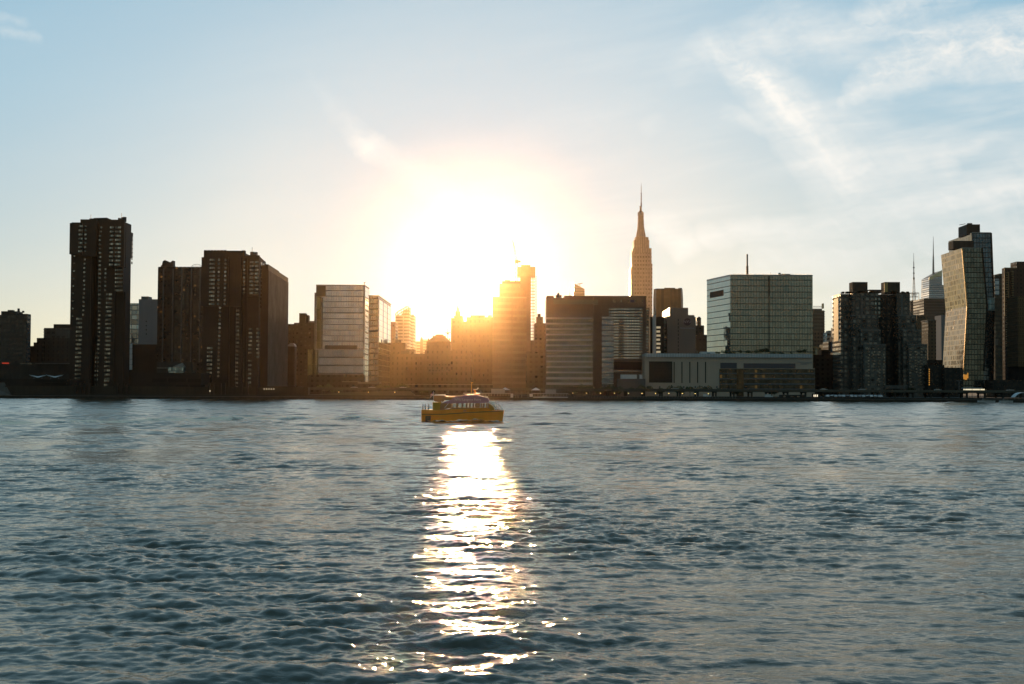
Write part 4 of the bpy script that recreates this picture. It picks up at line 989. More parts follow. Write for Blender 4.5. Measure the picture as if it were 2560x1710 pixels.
for i in range(4):
    y = 922.5+i*13.2
    part(b, 'window_band', off, (1798.5, 1841.5, y, YL-.25, dict(d=.6, yb=y+9.6)), (1859.5, 2036.5, y, YL-.25, dict(d=.6, yb=y+9.4)))
    part(b, 'floor_band', noisy('blue_grey_band', (.155, .155, .17), .5, .06, .2), (1798, 1841.8, y+9.8, YL-.5, dict(d=.8, yb=y+12)), (1859.2, 2037, y+9.6, YL-.5, dict(d=.8, yb=y+12.6)))
part(b, 'brown_entrance_bay', facade('amber_entrance_glass', (.06, .04, .025), (.16, .10, .05), 1.4, 3.1, .88, .9, gmetal=.6, vary=.5), (1842, 1859, 921.5, YL-.4, dict(d=.8)))
part(b, 'rooftop_cabin', M['white'], (1752, 1787.5, 879.3, YL+4, dict(d=6, yb=884.6)))
part(b, 'roof_vent', M['dmetal'], (1768, 1775, 883, YL+3.4, dict(d=.8, yb=884.5)))
part(b, 'roof_post', M['concrete'], (1742.5, 1744.5, 877.5, YL+4, dict(d=1.2, yb=884.5)))
for i, x in enumerate((1617, 1648, 1678, 1708, 1737, 1761, 1791)): part(b, 'entrance_pillar', M['concrete'], (x, x+(9 if i == 0 else 3), 965, YL-1.5, dict(d=1, yb=970.5)))
s_l = mat('pale_letters', (.30, .31, .33), .5)[0]
tx = lambda px, py: (at(px, py, YL).x, YL-.12, at(px, py, YL).z)
text_obj('lettering', 'NYU Langone', 1.5, tx(2012, 906.3), s_l, b, ext=.06); text_obj('lettering', 'Health', 1.2, tx(2010, 910.3), s_l, b, ext=.06)

# ---- the gap right of the cube
b = bld('scaffolded_tower', 'grey brown tower with scaffold on its top, just right of the glass cube', 2046, 1400)
fm_j = facade('greyish_far_facade', (.10, .085, .07), (.15, .13, .10), 60, 3.7, .98, .5, gmetal=.4, vary=.15)
part(b, 'wall', fm_j, (2028, 2055, 772, 1400, dict(d=25)), (2054.8, 2061, 776, 1404, dict(d=20)))
part(b, 'lower_wall', facade('tan_banded_facade', (.14, .09, .06), (.07, .05, .04), 3.2, 3.9, .6, .5, gmetal=.3), (2030, 2057, 827, 1398, dict(d=20)))
part(b, 'mast_wrap', noisy('yellow_wrap', (.45, .33, .16), .7, .1, .3), (2056.4, 2059.8, 758.5, 1403, dict(d=4, yb=771)))
for i in range(9): part(b, 'scaffold_pole', M['dmetal'], (2034+i*2.7, 2034.5+i*2.7, 765, 1401, dict(d=.4, yb=773)))
part(b, 'scaffold_rail', M['dmetal'], (2033, 2057, 765.2, 1400.9, dict(d=.3, yb=765.9)))
for i in range(24): part(b, 'scaffold_tie', M['dmetal'], (2060, 2062.6, 778+i*4.1, 1403, dict(d=3, yb=779.5+i*4.1)))
b = bld('banded_office_block', 'cream banded office block with a brightly sunlit left side, right of the scaffolded tower', 2078, 1300)
fm_k = facade('cream_banded_facade', (.36, .32, .28), (.10, .10, .10), 60, 4.1, 1.0, .48, gmetal=.5, vary=.1)
HK = height_at(2067, 829, 1300); k0, k1 = corner(2067, 829, HK), corner(2058.5, 833.5, HK)
mb = MB(); mb.prism([k0, (at(2093, 829, 1300).x, 1300), (at(2093, 829, 1300).x, 1330), (k1[0]+4, k1[1]+2), k1], GZ, HK); mb.build('wall', fm_k, b)
part(b, 'roof_box', M['dmetal'], (2071, 2087, 826.6, 1304, dict(d=10, yb=829.5)))
b = bld('cream_ribbed_tower', 'slice of a cream tower with sunlit ribs left of the balcony apartments', 2098, 1180)
part(b, 'wall', noisy('cream_render', (.38, .32, .24), .7, .06, .1), (2091, 2108, 818, 1180, dict(d=20)))
for x in (2091.6, 2097.5, 2101): part(b, 'rib', noisy('sunlit_rib_cream', (.6, .5, .33), .5, .05, .2, metal=.25), (x, x+2, 818.5, 1178.5, dict(d=1.6)))  # sunlight on the ribs put into a brighter cream than the wall
b = bld('dark_brick_block', 'dark brick block with a blank blue grey panel below the banded offices', 2092, 1000)
part(b, 'wall', fm_dark, (2071, 2112, 854, 1000, dict(d=18)))
part(b, 'blue_panel', noisy('blue_grey_render', (.13, .14, .17), .8, .05, .1), (2077, 2087, 855.5, 999.8, dict(d=.5, yb=891)))
part(b, 'roof_box', M['brick2'], (2081, 2090, 842, 1003, dict(d=8, yb=855)))
b = bld('dark_brick_block', 'low dark brown block with a raised centre right beside the long low building', 2066, 900)
part(b, 'wall', fm_dark, (2033, 2098, 887, 900, dict(d=20)), (2094, 2112, 880, 902, dict(d=20)))
part(b, 'raised_centre', M['brick2'], (2054, 2071.5, 874.5, 904, dict(d=10, yb=888)))
b = bld('old_brick_row', 'small tan sunlit rooftops glimpsed above the low dark brown block', 2050, 1120)
tsf = facade('tan_small_facade', (.30, .20, .09), (.08, .06, .04), 3, 3, .5, .5, gmetal=.3)
for w_ in ((2043.2, 2053, 869, 1120, dict(d=12)), (2057, 2066, 861, 1124, dict(d=12)), (2031, 2043, 866, 1130, dict(d=12))): part(b, 'wall', tsf, w_)

# ---- balcony apartment complex
YR = 850
b = bld('balcony_apartment_complex', 'dark stepped apartment complex with balconies and two box penthouses, right of the glass cube', 2190, YR)
fm_r = facade('balcony_facade', (.085, .076, .066), (.14, .135, .125), 3.1, 2.85, .62, .55, vary=.95, gmetal=.7, grough=.2, blotch=.25)
fm_r2 = facade('lower_balcony_facade', (.12, .11, .098), (.12, .12, .11), 3.6, 2.85, .5, .5, vary=.9, gmetal=.7, grough=.2)
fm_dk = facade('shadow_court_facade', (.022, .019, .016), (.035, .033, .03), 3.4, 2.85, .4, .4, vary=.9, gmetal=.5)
part(b, 'wall', fm_r, (2101.5, 2132, 735, YR+14, dict(d=22)), (2131.5, 2196, 732.5, YR+9, dict(d=24)), (2243, 2275, 733.5, YR+11, dict(d=20)))
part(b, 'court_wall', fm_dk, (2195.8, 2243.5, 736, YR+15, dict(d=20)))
part(b, 'window_bay', facade('teal_window_bay', (.05, .05, .045), (.24, .26, .24), 3.0, 2.85, .62, .5, vary=.7, gmetal=.8), (2187, 2200.5, 739, YR+8.6, dict(d=7, yb=793)))
part(b, 'pale_pier', M['concrete'], (2152.5, 2157, 736, YR+8.7, dict(d=.6, yb=788)), (2252.5, 2257, 737, YR+10.7, dict(d=.6, yb=788)))
part(b, 'sunlit_corner', noisy('sunlit_corner_cream', (.55, .42, .22), .5, .08, .2, metal=.2), (2095.4, 2101.3, 745, YR+20, dict(d=12, yb=852)), (2097, 2101.4, 735, YR+19, dict(d=12, yb=746)))  # yellow sunlight on the left edge put into the colour
for i in range(3):
    for (xa, xb) in (((2133.5, 2192.5), (2152.5, 2202), (2161, 2214.5))[i], ((2246, 2290.5), (2257, 2302.5), (2272.5, 2318))[i]):
        y = 788.5+i*36.5; YY_ = YR+5.5-i*3.5
        part(b, 'wing', fm_r2 if i == 2 else fm_r, (xa, xb, y, YY_, dict(d=14+i)))
        part(b, 'wing_parapet', M['concrete'], (xa-.4, xb+.4, y-1.2, YY_-.2, dict(d=15+i, yb=y+1.6)))
for x0, x1 in ((2131.5, 2169), (2212, 2250)):
    part(b, 'penthouse', M['dconcrete'], (x0, x1, 705, YR+18, dict(d=9, yb=733.5)))
part(b, 'sunlit_side', noisy('sunlit_orange', (.55, .36, .14), .5, .05, .2, metal=.2), (2210.8, 2219.5, 706.5, YR+17.7, dict(d=.5, yb=730)))  # thin strip with the sun's orange put into its colour
part(b, 'roof_canopy', M['dmetal'], (2172, 2207, 724, YR+14, dict(d=6, yb=726)), (2178, 2203, 726, YR+15, dict(d=4, yb=733)))
part(b, 'entrance_screen', facade('ground_floor_screen', (.10, .1, .095), (.07, .07, .07), 4, 5, .7, .6, gmetal=.2), (2213, 2270, 963, YR-4, dict(d=1, yb=972)))
for gx, n_, w_ in ((2101.5, 3, 30), (2137, 6, 34), (2172, 3, 20), (2226, 7, 44)):
    rr = random.Random(int(gx)); mb = MB()
    for i in range(n_*3):
        x = at(gx+rr.random()*w_, 733, YR+14).x; mb.box(x-.4, x+.5+rr.random(), YR+13, YR+15, height_at(gx, 734, YR+14), height_at(gx, 732-rr.random()*5, YR+14))
    mb.build('roof_planting', mat('dark_planting', (.015, .018, .01), .9)[0], b)
w4 = [(2172, 2172, 5, 872, 962, 13, 2, 3.6, YR-1.6), (2210, 2210, 4, 872, 962, 13, 2, 3.6, YR-1.6), (2185, 2185, 6, 872, 925, 8, 2, 3.4, YR-1.6), (2198, 2198, 6.5, 872, 962, 13, 3, 3.4, YR-1.6),
 (2276.5, 2276.5, 5, 872, 962, 13, 2, 3.6, YR-1.6), (2315, 2315, 4, 872, 962, 13, 2, 3.6, YR-1.6), (2290, 2290, 7, 872, 930, 9, 2, 3.4, YR-1.6), (2303, 2303, 7, 872, 962, 13, 3, 3.4, YR-1.6)]
windows(b, w4, YR, glass='pane_dim')

# ---- midtown towers far behind
b = bld('broadcast_tower_building', 'distant dark building topped by a caged radio mast', 2294, 2600)
part(b, 'wall', facade('dark_far_facade', (.07, .06, .055), (.10, .09, .085), 8, 4, .7, .5, gmetal=.4), (2276, 2313, 754, 2600, dict(d=50)))
part(b, 'crown', M['concrete'], (2280, 2288, 750.5, 2605, dict(d=20, yb=756)), (2297, 2310, 752, 2606, dict(d=20, yb=756)))
mb = MB(); x = at(2292.4, 700, 2600).x; zb_, zt_ = height_at(2292, 752, 2600), height_at(2292, 630, 2600); H_ = zt_-zb_
for sx in (-1, 1): mb.tube((x+sx*3.2, 2620, zb_-3), (x+sx*1.0, 2620, zb_+H_*.5), .6, .45, n=4)
mb.tube((x, 2620, zb_+H_*.45), (x, 2620, zb_+H_*.82), 1.0, .7, n=6); mb.tube((x, 2620, zb_+H_*.82), (x, 2620, zt_), .5, .25, n=5)
for i in range(18): z = zb_+H_*i/20*.55; s = 3.2-2.2*i/18; mb.tube((x-s, 2620, z), (x+s, 2620, z+2.5), .3, n=4); mb.tube((x+s, 2620, z), (x-s, 2620, z+2.5), .3, n=4)
for y in (668, 682, 695): mb.tube((x, 2620, height_at(2292, y, 2600)), (x, 2620, height_at(2292, y-2.5, 2600)), 1.7, n=6)
mb.build('radio_mast', M['dmetal'], b)
mb = MB()
for y, w in ((731, 12.5), (735.5, 8), (740.5, 10)):
    z = height_at(2292, y, 2600); r_ = w*2600/F
    for i in range(16):
        t0, t1_ = 2*math.pi*i/16, 2*math.pi*(i+1)/16
        mb.tube((x+r_*math.cos(t0), 2620+r_*math.sin(t0), z), (x+r_*math.cos(t1_), 2620+r_*math.sin(t1_), z), .5, n=4)
        if i % 4 == 0: mb.tube((x, 2620, z), (x+r_*math.cos(t0), 2620+r_*math.sin(t0), z), .4, n=4)
for sx in (-1, 1): mb.tube((x+sx*9.5, 2620, zb_-2), (x+sx*9.5, 2620, height_at(2292, 731, 2600)), .5, n=4)
mb.build('antenna_cage', M['dmetal'], b)
b = bld('crystal_office_tower', 'distant pale blue faceted tower with a thin spire beside the golden tower', 2335, 2600)
YN = 2600; pts = [at(x, y, YN) for x, y in ((2315.5, 750), (2323.3, 694), (2355, 676), (2355.5, 712), (2366, 714), (2366, 750))]; k = len(pts)
ice = facade('ice_blue_facade', (.22, .25, .28), (.34, .40, .46), 60, 4, 1, .7, gmetal=.85, grough=.12, vary=.05)
mb = MB(); mb.poly([(p.x, YN, (GZ if i in (0, k-1) else p.z)) for i, p in enumerate(pts)]+[(p.x, YN+50, (GZ if i in (0, k-1) else p.z)) for i, p in enumerate(pts)], [tuple(range(k))[::-1], tuple(range(k, 2*k))]+[(i, (i+1) % k, k+(i+1) % k, k+i) for i in range(k)])
mb.build('wall', ice, b)
mb = MB(); pts = [at(x, y, YN-1) for x, y in ((2322.6, 699), (2323.6, 693), (2355.3, 675), (2355.3, 690), (2340, 692), (2330, 698.5))]; k = len(pts)
mb.poly([(p.x, YN-1, p.z) for p in pts]+[(p.x, YN+2, p.z) for p in pts], [tuple(range(k))[::-1], tuple(range(k, 2*k))]+[(i, (i+1) % k, k+(i+1) % k, k+i) for i in range(k)])
mb.build('glazed_crown', noisy('pale_gold_glass', (.7, .62, .42), .3, .1, .05, metal=.5), b)
mb = MB(); p = at(2333.3, 682, YN+20); q = at(2333.3, 591, YN+20); m_ = p.lerp(q, .45); mb.tube(p-Vector((0, 0, 6)), m_, 2.2, 1.3, n=6); mb.tube(m_, q, 1.1, .25, n=6)
for i in range(20): r0_ = p.lerp(q, i/22); mb.tube((r0_.x-2.0*(1-i/24), r0_.y, r0_.z), (r0_.x+2.0*(1-i/24), r0_.y, r0_.z+1), .35, n=4)
mb.build('spire', M['metal'], b)
b = bld('dark_office_slab', 'dark flat topped office slab in front of the pale blue faceted tower', 2338, 1900)
part(b, 'wall', facade('black_glass_facade', (.045, .045, .042), (.075, .075, .07), 60, 4, 1, .6, gmetal=.6, vary=.2), (2309.5, 2372, 746, 1900, dict(d=50)))
b = bld('tan_apartment_block', 'tan brick apartment block right behind the stepped balcony apartments', 2305, 1250)
fm_tan = facade('tan_brick_facade', (.15, .095, .055), (.06, .045, .035), 3.0, 3.0, .5, .42, vary=.6, gmetal=.3)
part(b, 'wall', fm_tan, (2292, 2318, 788, 1250, dict(d=25)), (2274, 2293, 800, 1252, dict(d=22)))
part(b, 'roof_box', M['stone'], (2275.5, 2283, 780.5, 1256, dict(d=6, yb=801)))
b = bld('tan_apartment_block', 'tan tower block with a bright cornice left of the golden leaning tower', 2330, 1150)
part(b, 'wall', fm_tan, (2320, 2340, 802, 1150, dict(d=18)))
part(b, 'cornice', M['stone'], (2318.5, 2341, 799.5, 1149.5, dict(d=19, yb=802.3)))
b = bld('low_tan_block', 'low brown block under the tan towers left of the golden leaning tower', 2340, 1020)
part(b, 'wall', fm_dark, (2316, 2362, 900, 1020, dict(d=20)))
b = bld('pale_narrow_tower', 'narrow pale grey tower slice touching the golden leaning tower', 2356, 1300)
part(b, 'wall', noisy('pale_grey_render', (.2, .21, .22), .8, .06, .05), (2353, 2366, 788, 1300, dict(d=20)))

# ---- the pair of leaning copper towers
YO = 860
b = bld('leaning_copper_tower', 'bent copper clad tower whose left side shines gold, front one of the leaning pair', 2420, YO)
HO = height_at(2405.6, 620, YO); bl = corner(2353.6, 637.5, HO); off = (bl[0]-at(2405.6, 620, YO).x, bl[1]-YO)
lev = []
for (xl, yl, xr, xbl) in ((2405.6, 620, 2455, 2353.6), (2418.2, 766, 2468, 2365.5), (2409.4, 927, 2459.5, 2357.5), (2406.5, 972, 2456.5, 2354.5)):
    fl = at(xl, yl, YO); fr = at(xr, yl, YO)
    Yb = YO+off[1]; dxb = at(xbl, yl, Yb).x-fl.x
    lev.append((fl.z, [(fl.x, YO), (fr.x, YO), (fr.x+dxb, Yb), (fl.x+dxb, Yb)], fl, dxb, Yb))
fm_o = facade('dark_green_glass_front', (.05, .05, .04), (.155, .165, .14), 1.9, 3.25, .86, .84, grough=.1, vary=.3, gmetal=.85, tilt=.01)
cop = facade('copper_panel_side', (.17, .10, .022), (.085, .055, .017), 1.9, 3.25, .55, .80, grough=.06, vary=.9, gmetal=1.0, wmetal=.95, wrough=.09, tilt=.045, blotch=.6)
mb = MB()
for (za, A, *_), (zb_, B, *_) in zip(lev[:-1], lev[1:]): mb.prism(B, zb_, za, top=A)
mb.build('wall', fm_o, b)
mb = MB()
for i in range(2):
    za, A = lev[i][:2]; zb_, B = lev[i+1][:2]
    ct = [(A[0][0]-.35, A[0][1]+.15), (A[0][0]-.03, A[0][1]+.15), (A[3][0]-.03, A[3][1]), (A[3][0]-.35, A[3][1])]
    cb = [(B[0][0]-.35, B[0][1]+.15), (B[0][0]-.03, B[0][1]+.15), (B[3][0]-.03, B[3][1]), (B[3][0]-.35, B[3][1])]
    mb.prism(cb, zb_, za, top=ct)
mb.build('copper_side', cop, b)
cfr = mat('bright_copper_edge', (.5, .3, .12), .25, 1.0)[0]
mb = MB()
for i in range(2):
    a = lev[i][1][0]; c = lev[i+1][1][0]
    mb.tube((a[0]-.2, a[1]-.1, lev[i][0]), (c[0]-.2, c[1]-.1, lev[i+1][0]), .42, n=4)
mb.build('copper_edge', cfr, b)
mb = MB()
for i in range(2):
    a = lev[i][1][1]; c = lev[i+1][1][1]
    mb.tube((a[0], a[1]-.1, lev[i][0]), (c[0], c[1]-.1, lev[i+1][0]), .55, n=4)
mb.build('dark_edge', M['recess'], b)
part(b, 'roof_plant', M['dconcrete'], (2383, 2434, 602, YO+14, dict(d=10, yb=622)))
part(b, 'parapet', M['metal'], (2405.6, 2455, 618.8, YO-.1, dict(d=.8, yb=620.2)))
fire = mat('orange_glow', (.8, .4, .1), .5, emit=(1, .42, .06), es=.45)[0]
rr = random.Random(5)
for i in range(4): part(b, 'orange_reflection', fire, (2409+i*3.2, 2411.2+i*3.2, 932+rr.random()*6, YO-.4, dict(d=.4, yb=942+rr.random()*8)))  # streaks of an orange reflection, put in as glowing strips
b = bld('leaning_copper_tower', 'taller dark blue leaning tower standing behind the golden one', 2455, YO+50)
Y2 = YO+50; lev2 = []
H2 = height_at(2430, 582, Y2); bl2 = corner(2372.6, 603, H2)
for (xl, yl, xr) in ((2430, 582, 2477.8), (2438, 776, 2485.5), (2434, 972, 2481.5)):
    fl = at(xl, yl, Y2); fr = at(xr, yl, Y2); dx2 = bl2[0]-at(2430, 582, Y2).x; 
    lev2.append((fl.z, [(fl.x, Y2), (fr.x, Y2), (fr.x+dx2, bl2[1]), (fl.x+dx2, bl2[1])]))
fm_o2 = facade('blue_black_glass', (.03, .035, .04), (.11, .15, .18), 1.9, 3.3, .86, .84, grough=.08, vary=.3, gmetal=.85, tilt=.01)
mb = MB()
for (za, A), (zb_, B) in zip(lev2[:-1], lev2[1:]): mb.prism(B, zb_, za, top=A)
mb.build('wall', fm_o2, b)
mb = MB(); za, A = lev2[0]; zb_, B = lev2[1]
mb.prism([(B[0][0]-.35, B[0][1]+.15), (B[0][0]-.03, B[0][1]+.15), (B[3][0]-.03, B[3][1]), (B[3][0]-.35, B[3][1])], zb_, za, top=[(A[0][0]-.35, A[0][1]+.15), (A[0][0]-.03, A[0][1]+.15), (A[3][0]-.03, A[3][1]), (A[3][0]-.35, A[3][1])]); mb.build('copper_side', cop, b)
mb = MB()
for i in range(2): a = lev2[i][1][1]; c = lev2[i+1][1][1]; mb.tube((a[0], a[1]-.1, lev2[i][0]), (c[0], c[1]-.1, lev2[i+1][0]), .6, n=4)
mb.build('dark_edge', M['recess'], b)
HP2 = height_at(2417, 560.5, Y2+6)
pf, pr_, pb2 = corner(2417, 560.8, HP2), corner(2450, 560.8, HP2), corner(2395.8, 569, HP2)
mb = MB(); mb.prism([pf, pr_, (pr_[0]-2, pb2[1]), pb2], H2-.5, HP2); mb.build('penthouse', M['dconcrete'], b)
mb = MB(); c = at(2424, 558, Y2+9); mb.box(c.x-1.5, c.x+1.5, c.y-1, c.y+1, HP2-.1, HP2+1.0); c2_ = at(2406, 561, Y2+12); mb.tube((c2_.x-2, c2_.y, HP2+.2), (c2_.x+2, c2_.y, HP2+1), .25, n=4); mb.build('window_cleaning_rig', M['dmetal'], b)
part(b, 'roof_fence', M['metal'], (2431, 2477.5, 580.6, Y2-.1, dict(d=.6, yb=582.4)))
b = bld('sky_bridge', 'short blue glass bridge joining the two leaning towers at mid height', 2470, YO+25, cat='bridge', z=height_at(2470, 776, YO+25))
part(b, 'glazing', facade('bridge_glass', (.04, .05, .06), (.12, .18, .21), 1.9, 3.3, .9, .9, grough=.08, gmetal=.85), (2467, 2486.5, 745, YO+22, dict(d=10, yb=776)))
part(b, 'edge_trim', M['metal'], (2467, 2486.7, 744, YO+21.9, dict(d=10.2, yb=745.2)))

# ---- right edge
b = bld('dark_glass_slab', 'dark slab with a pale glass strip between the leaning towers and the brick towers', 2498, 1100)
fm_p = facade('olive_dark_facade', (.045, .042, .033), (.075, .072, .058), 3, 3.5, .8, .5, gmetal=.5, vary=.4)
part(b, 'wall', fm_p, (2486.5, 2498.5, 687, 1100, dict(d=20)), (2498.2, 2514, 684, 1103, dict(d=18)))
part(b, 'pale_glazing', ice, (2487.3, 2497.8, 697, 1099.7, dict(d=.6, yb=738)))
part(b, 'low_pale_panel', M['stone'], (2487, 2495.5, 847, 1099.6, dict(d=.6, yb=863)))
b = bld('balcony_brick_tower', 'tall red brown tower with two columns of sunlit balconies at the right edge', 2530, 960)
fm_rb = facade('red_brown_facade', (.075, .04, .026), (.06, .045, .035), 3, 3, .45, .45, gmetal=.4, vary=.6)
part(b, 'wall', fm_rb, (2511, 2545, 670, 962, dict(d=5)), (2541.5, 2640, 654, 964, dict(d=12)))
part(b, 'cornice', noisy('tan_cornice', (.32, .2, .09), .6, .05, .1), (2511, 2541, 668.8, 961.7, dict(d=1, yb=671.5)))
bal_m = noisy('tan_balcony', (.42, .27, .13), .55, .06, .1)
for x, y0, y1, n_ in ((2516.5, 681, 905, 38), (2529.5, 678, 866, 32)):
    for i in range(n_):
        y = y0+(y1-y0)*i/n_
        part(b, 'balcony', bal_m, (x, x+4.6, y, 960, dict(d=1.9, yb=y+2.3)))
part(b, 'tan_rib', bal_m, (2520.8, 2522.3, 680, 961.4, dict(d=.6, yb=880)), (2511, 2512.2, 672, 961.4, dict(d=.6, yb=790)))
b = bld('golden_brick_block', 'golden brown brick block with dark storey lines at the extreme right edge', 2570, 880)
part(b, 'wall', facade('golden_brick_facade', (.13, .08, .032), (.07, .045, .025), 1.3, 2.9, .35, .55, gmetal=.3, vary=.5, band=(2.9, .1, (.03, .02, .012))), (2544.5, 2700, 741, 880, dict(d=20, yb=917)))
part(b, 'lower_wall', M['recess'], (2546, 2700, 917, 882, dict(d=18)))
b = bld('grey_window_block', 'slim blue grey block with small windows before the red brown balcony tower', 2538, 900)
part(b, 'wall', facade('blue_grey_small_windows', (.07, .075, .09), (.17, .18, .21), 2.2, 2.9, .55, .5, gmetal=.5, vary=.5), (2529, 2546, 867, 900, dict(d=12, yb=948)), (2538, 2545.5, 905, 899, dict(d=1.5, yb=948)))
b = bld('dark_service_block', 'low black brown block with a dashed orange light strip left of the golden tower', 2345, 840)
part(b, 'wall', fm_dk, (2319.5, 2361, 912, 842, dict(d=16)), (2361, 2408, 919, 838, dict(d=18)), (2484, 2640, 950, 842, dict(d=16)))
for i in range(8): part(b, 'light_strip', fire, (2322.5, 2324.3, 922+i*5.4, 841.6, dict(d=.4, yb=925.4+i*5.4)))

# ------------------------------------------------------------------ waterfront
sw = thing('seawall', (0, SHORE, 0), 'long dark stone seawall along the whole far bank', 'wall')
mb = MB(); mb.box(-900, 900, SHORE, SHORE+3.05, -2, 1.35); mb.build('wall', noisy('seawall_stone', (.05, .042, .032), .9, .35, .3), sw)
mb = MB(); mb.box(-900, 900, SHORE-.15, SHORE+1.0, 1.352, 1.6); mb.build('coping', noisy('coping_stone', (.13, .12, .10), .85, .2, .4), sw)
mb = MB()
for i in range(150):
    x = at(745+i*12.2, 995, SHORE).x; mb.tube((x, SHORE-.25, -1), (x, SHORE-.25, 1.1), .16, n=6)
o = mb.build('fender_pile', M['dmetal'], sw); o['kind'] = 'stuff'

hw = thing('elevated_highway', (0, 772, GZ), 'elevated waterfront highway running behind the seawall', 'elevated road')
xL, xR = at(745, 972, 772).x, at(2700, 972, 772).x
mb = MB(); mb.box(xL, xR, 771, 786, 5.15, 5.95); mb.build('deck', noisy('highway_concrete', (.075, .068, .055), .9, .25, .1), hw)
mb = MB(); mb.box(xL, xR, 770.8, 771.15, 5.5, 6.75); mb.build('parapet', noisy('parapet_concrete', (.10, .09, .07), .9, .2, .1), hw)
for i in range(44):
    x = xL+3+(xR-xL-6)*i/43; mb = MB(); mb.box(x-.45, x+.45, 772, 773, GZ-.3, 5.16); mb.box(x-.45, x+.45, 783, 784, GZ-.3, 5.16); mb.box(x-.5, x+.5, 771.5, 785, 4.7, 5.149); mb.build('pier', M['dconcrete'], hw)

rw = thing('retaining_wall', (at(910, 985, 757).x, 757, 1.5), 'olive brown sloping ramp wall in front of the glass tower pair', 'wall')
mb = MB(); pts = [at(x, y, 757) for x, y in ((770, 994), (775, 990), (800, 985), (870, 980.5), (960, 978), (1024, 978), (1036, 986), (1036, 995))]; k = len(pts)
mb.poly([(p.x, 757, p.z if 0 < i < k-1 else 1.0) for i, p in enumerate(pts)]+[(p.x, 760, p.z if 0 < i < k-1 else 1.0) for i, p in enumerate(pts)], [tuple(range(k))[::-1], tuple(range(k, 2*k))]+[(i, (i+1) % k, k+(i+1) % k, k+i) for i in range(k)])
mb.build('wall', noisy('olive_concrete', (.12, .105, .075), .9, .15, .15), rw)

def low_bld(name, label, cat, px, Y, boxes):
    b = bld(name, label, px, Y, cat=cat)
    for nm, m, *bx in boxes: part(b, nm, m, *bx)
    return b
low_bld('terrace_wall_building', 'low tan building with a pale roof line beneath the slimmer glass tower', 'building', 920, 800, [
    ('wall', fm_dark, (856, 895, 955, 802, dict(d=10)), (895, 948, 959, 801, dict(d=10))),
    ('roof_edge', M['stone'], (855, 896, 953, 801.7, dict(d=11, yb=955.2)), (894, 949, 955.5, 800.7, dict(d=11, yb=959.2)))])
low_bld('waterside_hall', 'long low building in the glare behind the ferry landing', 'building', 1130, 800, [
    ('wall', fm_dark, (1012, 1232, 962, 800, dict(d=10))), ('roof_edge', M['stone'], (1012, 1232, 960.5, 799.8, dict(d=10, yb=962)))])
low_bld('low_brown_building', 'low dark building between the unfinished tower and the banded hospital', 'building', 1340, 850, [
    ('wall', fm_dark, (1316, 1367, 880, 850, dict(d=20))), ('roof_edge', M['brick'], (1316, 1367, 879, 849.7, dict(d=20, yb=880.2)))])

# floating restaurant pavilions
pale = noisy('pale_pavilion', (.42, .37, .33), .6, .08, .2)
def tent(parent, cx, yb, yt, half, Y):
    a, c, t = at(cx-half, yb, Y), at(cx+half, yb, Y), at(cx, yt, Y+4); mb = MB(); z = (a.z+c.z)/2
    mb.poly([(a.x, Y, z), (c.x, Y, z), (c.x, Y+8, z), (a.x, Y+8, z), (t.x, Y+4, t.z)], [(0, 1, 4), (1, 2, 4), (2, 3, 4), (3, 0, 4), (3, 2, 1, 0)])
    mb.build('tent_roof', noisy('tent_white', (.7, .66, .62), .6, .04, .3), parent)
    for x in (a.x+.3, c.x-.3):
        mb = MB(); mb.tube((x, Y+.3, 1), (x, Y+.3, z), .1, n=5); mb.build('tent_pole', M['metal'], parent)
b = bld('waterside_pavilion', 'pale two level riverside pavilion with a pointed tent, the one nearer the ferry', 1250, 754, cat='pavilion', z=.2)
part(b, 'lower_deck', M['white'], (1160, 1276, 994, 751.5, dict(d=8, z0=-.5)))
part(b, 'wall', facade('pavilion_glass', (.35, .30, .26), (.2, .15, .11), 1.6, 9, .82, .9, gmetal=.3), (1160, 1275, 984.5, 753, dict(d=7, yb=993.9)))
part(b, 'roof', pale, (1158, 1277, 982.5, 752.2, dict(d=9, yb=984.4)))
part(b, 'upper_cabin', pale, (1228, 1262, 972, 755, dict(d=5, yb=982.4)))
part(b, 'gangway_cabin', M['white'], (1276.5, 1283, 984, 752.6, dict(d=6, yb=994)))
tent(b, 1263, 975, 968.7, 13.5, 755)
b = bld('waterside_pavilion', 'pale riverside pavilion with pointed tent and roof cabin before the banded hospital', 1375, 754, cat='pavilion', z=.2)
part(b, 'lower_deck', M['white'], (1333, 1420, 992, 751.5, dict(d=8, z0=-.5)))
part(b, 'wall', facade('pavilion_glass_front', (.30, .25, .22), (.2, .15, .11), 1.6, 9, .8, .9, gmetal=.3), (1333, 1420, 985, 753, dict(d=7, yb=991.9)))
part(b, 'roof', pale, (1332, 1421, 983, 752.2, dict(d=9, yb=984.9)))
part(b, 'upper_cabin', pale, (1364, 1390, 973.5, 755, dict(d=5, yb=982.9)))
part(b, 'gangway_cabin', M['white'], (1324, 1332, 984.5, 752.6, dict(d=6, yb=992)))
tent(b, 1340, 975.5, 968.7, 12, 755)
for i in range(5): part(b, 'lamp', lampm, (1355+i*3, 1356+i*3, 989.6, 751.3, dict(d=.2, yb=990.6)))
b = bld('mooring_frame', 'tall pale piled mooring frame between the two riverside pavilions', 1305, 753, cat='mooring')
for x in (1288, 1294, 1303, 1319): part(b, 'pile', M['stone'], (x, x+2.4, 979, 751, dict(d=.8, z0=-1)))
part(b, 'cross_beam', M['stone'], (1286, 1324, 982, 751.9, dict(d=.5, yb=984)))

